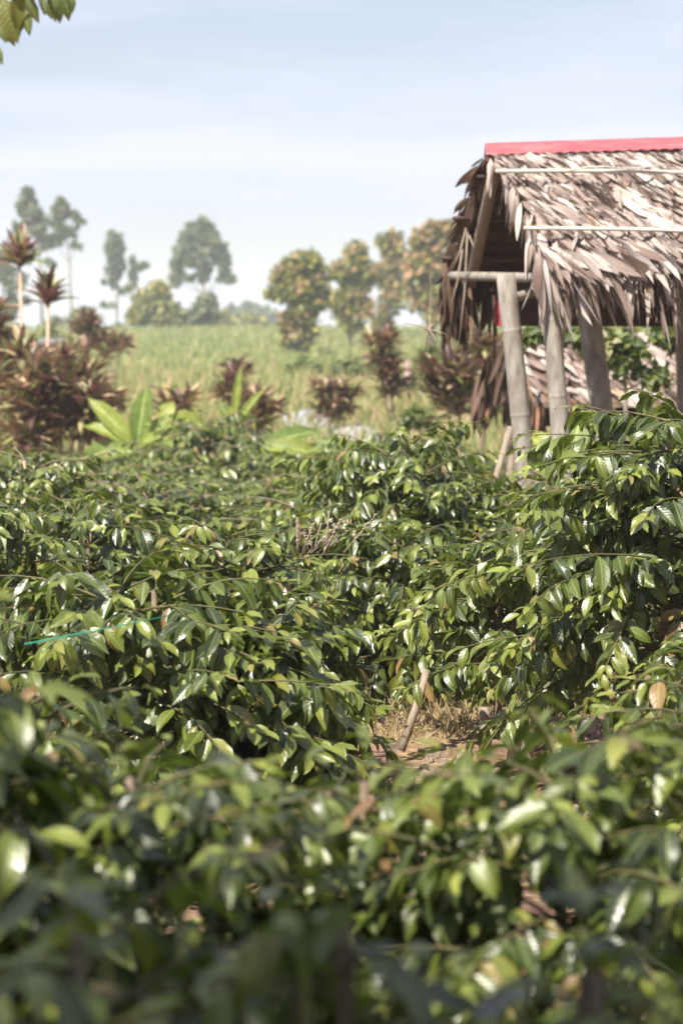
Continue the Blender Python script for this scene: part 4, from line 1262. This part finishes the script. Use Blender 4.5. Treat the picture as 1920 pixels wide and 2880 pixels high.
tree('red_tipped_tree', 1215, 930, 100, [(1215, 860), (1215, 760)], [(1245, 650, 50, 36, 700), (1195, 670, 44, 36, 600), (1215, 730, 56, 50, 900), (1180, 760, 40, 50, 500), (1240, 790, 50, 60, 700), (1190, 840, 46, 50, 500), (1240, 880, 50, 40, 400)], 'treeleaf', 'tallest tree with coral patches, half hidden by the left roof edge', 'tree', 0.3, CG, 0.15, 13, coral=0.8)
tree('red_tipped_tree', 1310, 940, 120, [(1310, 800)], [(1310, 700, 60, 60, 500), (1320, 800, 60, 60, 500), (1330, 880, 70, 50, 400)], 'treeleaf', 'olive tree wholly behind the left end of the thatched roof', 'tree', 0.34, CG, 0.15, 14, coral=0.6)
# pale bushes on the near slope
BG = 'pale green bushes in the overgrown field'
bush = [(30, 940, 70, 46, 60, 'light green bush on the left slope behind the tall cordylines'), (140, 960, 60, 60, 62, 'fresh green bush between the two pale cordyline trunks'),
        (330, 1120, 80, 50, 45, 'dusty olive bush behind the banana plant'), (470, 1090, 100, 40, 50, 'wide pale scrub in the field above the arched banana leaf'),
        (600, 1100, 90, 44, 46, 'yellowish scrub left of the furled banana leaves'), (780, 1110, 80, 56, 42, 'grey green bush left of the round purple cordyline'),
        (860, 1040, 80, 50, 56, 'pale bush below the leftmost red tipped tree'), (1000, 1030, 80, 60, 52, 'dark green bush behind the round purple cordyline'),
        (1160, 1070, 60, 60, 40, 'green bush right of the pale upright post'), (1220, 1000, 70, 60, 46, 'soft green bush beyond the straw tuft'),
        (1180, 1170, 60, 40, 25, 'leafy yellow green bush left of the small shelter'), (1060, 1110, 60, 40, 45, 'straw coloured scrub behind the right grey sheet'),
        (1420, 1120, 60, 60, 30, 'green bush behind the shelter posts')]
for i, (px, py, rx, ry, d, lab) in enumerate(bush):
    tree('field_bush', px, py + ry, d, [(px, py)], [(px, py, rx * 0.7, ry * 0.8, 500), (px - rx * 0.5, py + ry * 0.3, rx * 0.5, ry * 0.6, 350), (px + rx * 0.5, py + ry * 0.3, rx * 0.5, ry * 0.6, 350)], 'bushleaf', lab, 'bush', 0.085 * d / 35, BG, 0.03, 60 + i, coral=0.25, limbs=False)
# leafy tree seen through the posts at the right
tree('broadleaf_tree', 1750, 1250, 17.3, [(1760, 1100), (1750, 1000)], [(1700, 960, 60, 40, 110), (1790, 985, 60, 40, 100), (1740, 1030, 60, 30, 70), (1860, 940, 60, 40, 130), (1640, 950, 50, 40, 130), (1560, 940, 60, 30, 130), (1830, 1050, 60, 40, 160), (1480, 950, 40, 30, 80)], 'bushleaf', 'leafy green tree in front of the shelter roof between the bamboo posts', 'tree', 0.09, None, 0.025, 90, coral=0.2)
tree('broadleaf_tree', 1700, 1000, 26, [(1700, 900)], [(1450, 960, 90, 60, 400), (1600, 960, 90, 50, 400), (1750, 950, 90, 50, 400), (1880, 960, 90, 50, 400)], 'bushleaf', 'wide green tree behind the shelter roof', 'tree', 0.12, None, 0.06, 91, coral=0.5)

# ------------------------------------------------------------------ field: grass, sheets, shed
rg = np.random.RandomState(31)
GS = [blade_template(1, 2, 0.5, fold=0, bend=b, wide=0.3) for b in (0.5, 1.0)]
def grass(n, y0, y1, h0, h1, w, name, xk=0.19, mat='grassblade'):
    Y = y0 + (y1 - y0) * rg.rand(n) ** 1.3
    X = rg.uniform(-1, 1, n) * (Y * xk + 2)
    hgt = rg.uniform(h0, h1, n) * (0.6 + 0.8 * (np.sin(X * 0.8) * np.sin(Y * 0.5 + X * .3) * 0.5 + 0.5))
    P = np.stack([X, Y, np.interp(Y, GY, GZ) - 0.02], 1)
    D = np.stack([rg.normal(0, .35, n), rg.normal(0, .35, n), np.ones(n)], 1)
    NN = np.stack([rg.normal(0, .7, n), -np.ones(n), rg.normal(0, .5, n)], 1)
    mb = MB(); scatter(mb, GS, rg.randint(0, 2, n), P, frames(D, NN), np.stack([w * (0.6 + rg.rand(n) * .8), hgt, hgt], 1), (rg.rand(n) < 0.25) * rg.rand(n), rg.rand(n))
    mb.build(name, M[mat], kind='stuff')
grass(16000, 27, 62, 0.25, 0.7, 0.035, 'tall_field_grass')
grass(4000, 28, 60, 0.25, 0.75, 0.03, 'dry_field_grass', 0.19, 'drygrass')
grass(20000, 60, 158, 0.25, 0.5, 0.09, 'meadow_grass')

def sheet(px, py, w, dpt, d, label, sd):
    c = at(px, py, d); rg = np.random.RandomState(sd)
    V = []; n = 9
    for i in range(n):
        for j in range(n):
            x = (i / (n - 1) - .5) * w; y = (j / (n - 1) - .5) * dpt
            V.append((x, y, 0.12 + 0.10 * math.cos(x / w * 3) + y * 0.14 + rg.uniform(-.015, .015)))
    k = n * n
    V += [(x, y, z - 0.012) for x, y, z in V]
    Q = []
    for i in range(n - 1):
        for j in range(n - 1):
            a = i * n + j
            Q.append((a, a + n, a + n + 1, a + 1)); Q.append((a + k, a + 1 + k, a + n + 1 + k, a + n + k))
    for i in range(n - 1):
        for (a, b) in ((i, i + 1), ((n - 1) * n + i, (n - 1) * n + i + 1), (i * n, (i + 1) * n), (i * n + n - 1, (i + 1) * n + n - 1)):
            Q.append((a, b, b + k, a + k))
    mb = MB(); mb.add(V, Q); o = mb.build('plastic_sheet', M['sheet'])
    o.location = (c.x, d, gz(d) + 0.02)
    tag(o, label, 'sheet', 'grey plastic sheets on the field edge')
sheet(862, 1195, 0.75, 2.4, 33, 'pale grey plastic sheet behind the wide low banana leaves', 1)
sheet(1000, 1222, 0.62, 2.0, 31, 'pale grey plastic sheet right of the round purple cordyline', 2)

sb = at(142, 1050, 48); g = gz(48)
shed = empty('field_shed', (sb.x, 48, g), 'tiny pink walled shed with grey roof behind the shorter pale trunk', 'shed')
mb = MB(); box(mb, (0, 0, 0.55), (0.42, 0.5, 1.1)); mb.build('wall', M['brickpink'], shed, smooth=False)
mb = MB(); box(mb, (0, 0, 1.13), (0.52, 0.62, 0.05), Matrix.Rotation(0.12, 4, 'X')); mb.build('roof', M['shedroof'], shed, smooth=False)

# ------------------------------------------------------------------ shade tree over the camera
rg = np.random.RandomState(77)
tb = Vector((-2.6, -0.6, gz(0)))
st = empty('shade_tree', tb, 'shade tree whose drooping leafy branch hangs into the top left corner', 'tree')
mb = MB()
c0 = Vector((-2.3, -0.2, 2.6)) - tb
tube(mb, [Vector((0, 0, -0.1)), Vector((0.05, 0.05, 1.2)), c0], [0.13, 0.11, 0.09], 12)
mb.build('trunk', M['trunk'], st)
mb = MB()
tips = []
for k in range(44):
    a = k * 2.4; r = math.sqrt((k + 1) / 44)
    e = Vector((-1.3 + math.cos(a) * 3.4 * r, -1.5 + math.sin(a) * 2.3 * r, rg.uniform(3.3, 4.5))) - tb
    tube(mb, [c0, c0.lerp(e, 0.5) + Vector((0, 0, 0.2)), e], [0.05, 0.03, 0.012], 7); tips.append(e)
hang = [Vector((-1.9, 1.5, 3.1)) - tb, Vector((-1.4, 3.4, 2.85)) - tb, Vector((-0.95, 4.6, 2.62)) - tb, Vector((-0.72, 5.4, 2.50)) - tb]
tube(mb, [c0] + hang, [0.05, 0.035, 0.02, 0.012, 0.006], 8)
mb.build('limbs', M['trunk'], st)
SL = [blade_template(2, 3, 0.24, fold=0.3, bend=b, wide=0.45) for b in (0.5, 1.0)]
n = 24000
k = rg.randint(0, len(tips), n)
P = np.array([tuple(t) for t in tips])[k] + rg.normal(0, 1, (n, 3)) * np.array([0.42, 0.36, 0.24])
P = P[(P[:, 2] + tb.z) > 2.75]
n = len(P)
D = rg.normal(0, 0.7, (n, 3)); D[:, 2] -= 0.7
NN = rg.normal(0, 0.7, (n, 3)); NN[:, 2] += 0.8
mb = MB(); scatter(mb, SL, rg.randint(0, 2, n), P, frames(D, NN), rg.uniform(.10, .17, n), rg.rand(n) * .3, rg.rand(n))
mb.build('crown', M['canopy'], st, kind='stuff')
HM = []
for j in range(3):
    V, C, Q, T = blade_template(6, 5, 0.20, fold=0.3, bend=(0.5, 0.9, 0.2)[j], wav=0.02, wide=0.42, twist=(0.3, -0.3, 0.6)[j])
    mb = MB(); mb.add(V, Q, T, C, 0.0); HM.append(mb.mesh('leaf', M['canopy']))
# leaf base and tip in the photo
for (a, b, j) in [((5, -10), (42, 120), 0), ((10, 40), (36, 128), 1), ((-8, 20), (15, 118), 2), ((25, 0), (52, 98), 0), ((45, -25), (60, 80), 1), ((62, 10), (82, 98), 2), ((50, 20), (64, 78), 0), ((66, -15), (112, 58), 0), ((40, -30), (78, 72), 2),
                  ((128, -30), (137, 52), 1), ((125, -40), (122, 40), 2), ((140, -10), (160, 56), 0), ((150, -40), (176, 60), 0), ((182, -20), (194, 54), 1), ((160, -50), (184, 20), 2), ((196, -30), (204, 15), 1), ((-12, 60), (10, 100), 1), ((0, -20), (22, 60), 2),
                  ((100, -50), (90, -5), 0), ((-20, 120), (1, 165), 0), ((20, -40), (70, -2), 1), ((150, -30), (150, 30), 2)]:
    dd = 5.6 + rg.uniform(-0.15, 0.15)
    p0 = at(*a, dd) - tb; p1 = at(*b, dd - 0.02) - tb
    v = p1 - p0; L = v.length
    Rm = frames([tuple(v)], [(rg.uniform(-.5, .5), -1, 0.5)])[0]
    o = bpy.data.objects.new('leaf', HM[j]); m4 = np.eye(4); m4[:3, :3] = Rm * max(L, 0.06); m4[:3, 3] = tuple(p0)
    o.parent = st; o.matrix_basis = Matrix(m4.tolist()); COL.objects.link(o)
mb = MB()
tube(mb, [hang[-1], at(60, -15, 5.6) - tb, at(10, 30, 5.6) - tb], [0.005, 0.004, 0.002], 5)
tube(mb, [hang[-1], at(130, -30, 5.6) - tb, at(190, -30, 5.6) - tb], [0.005, 0.004, 0.002], 5)
mb.build('twig', M['twig'], st)
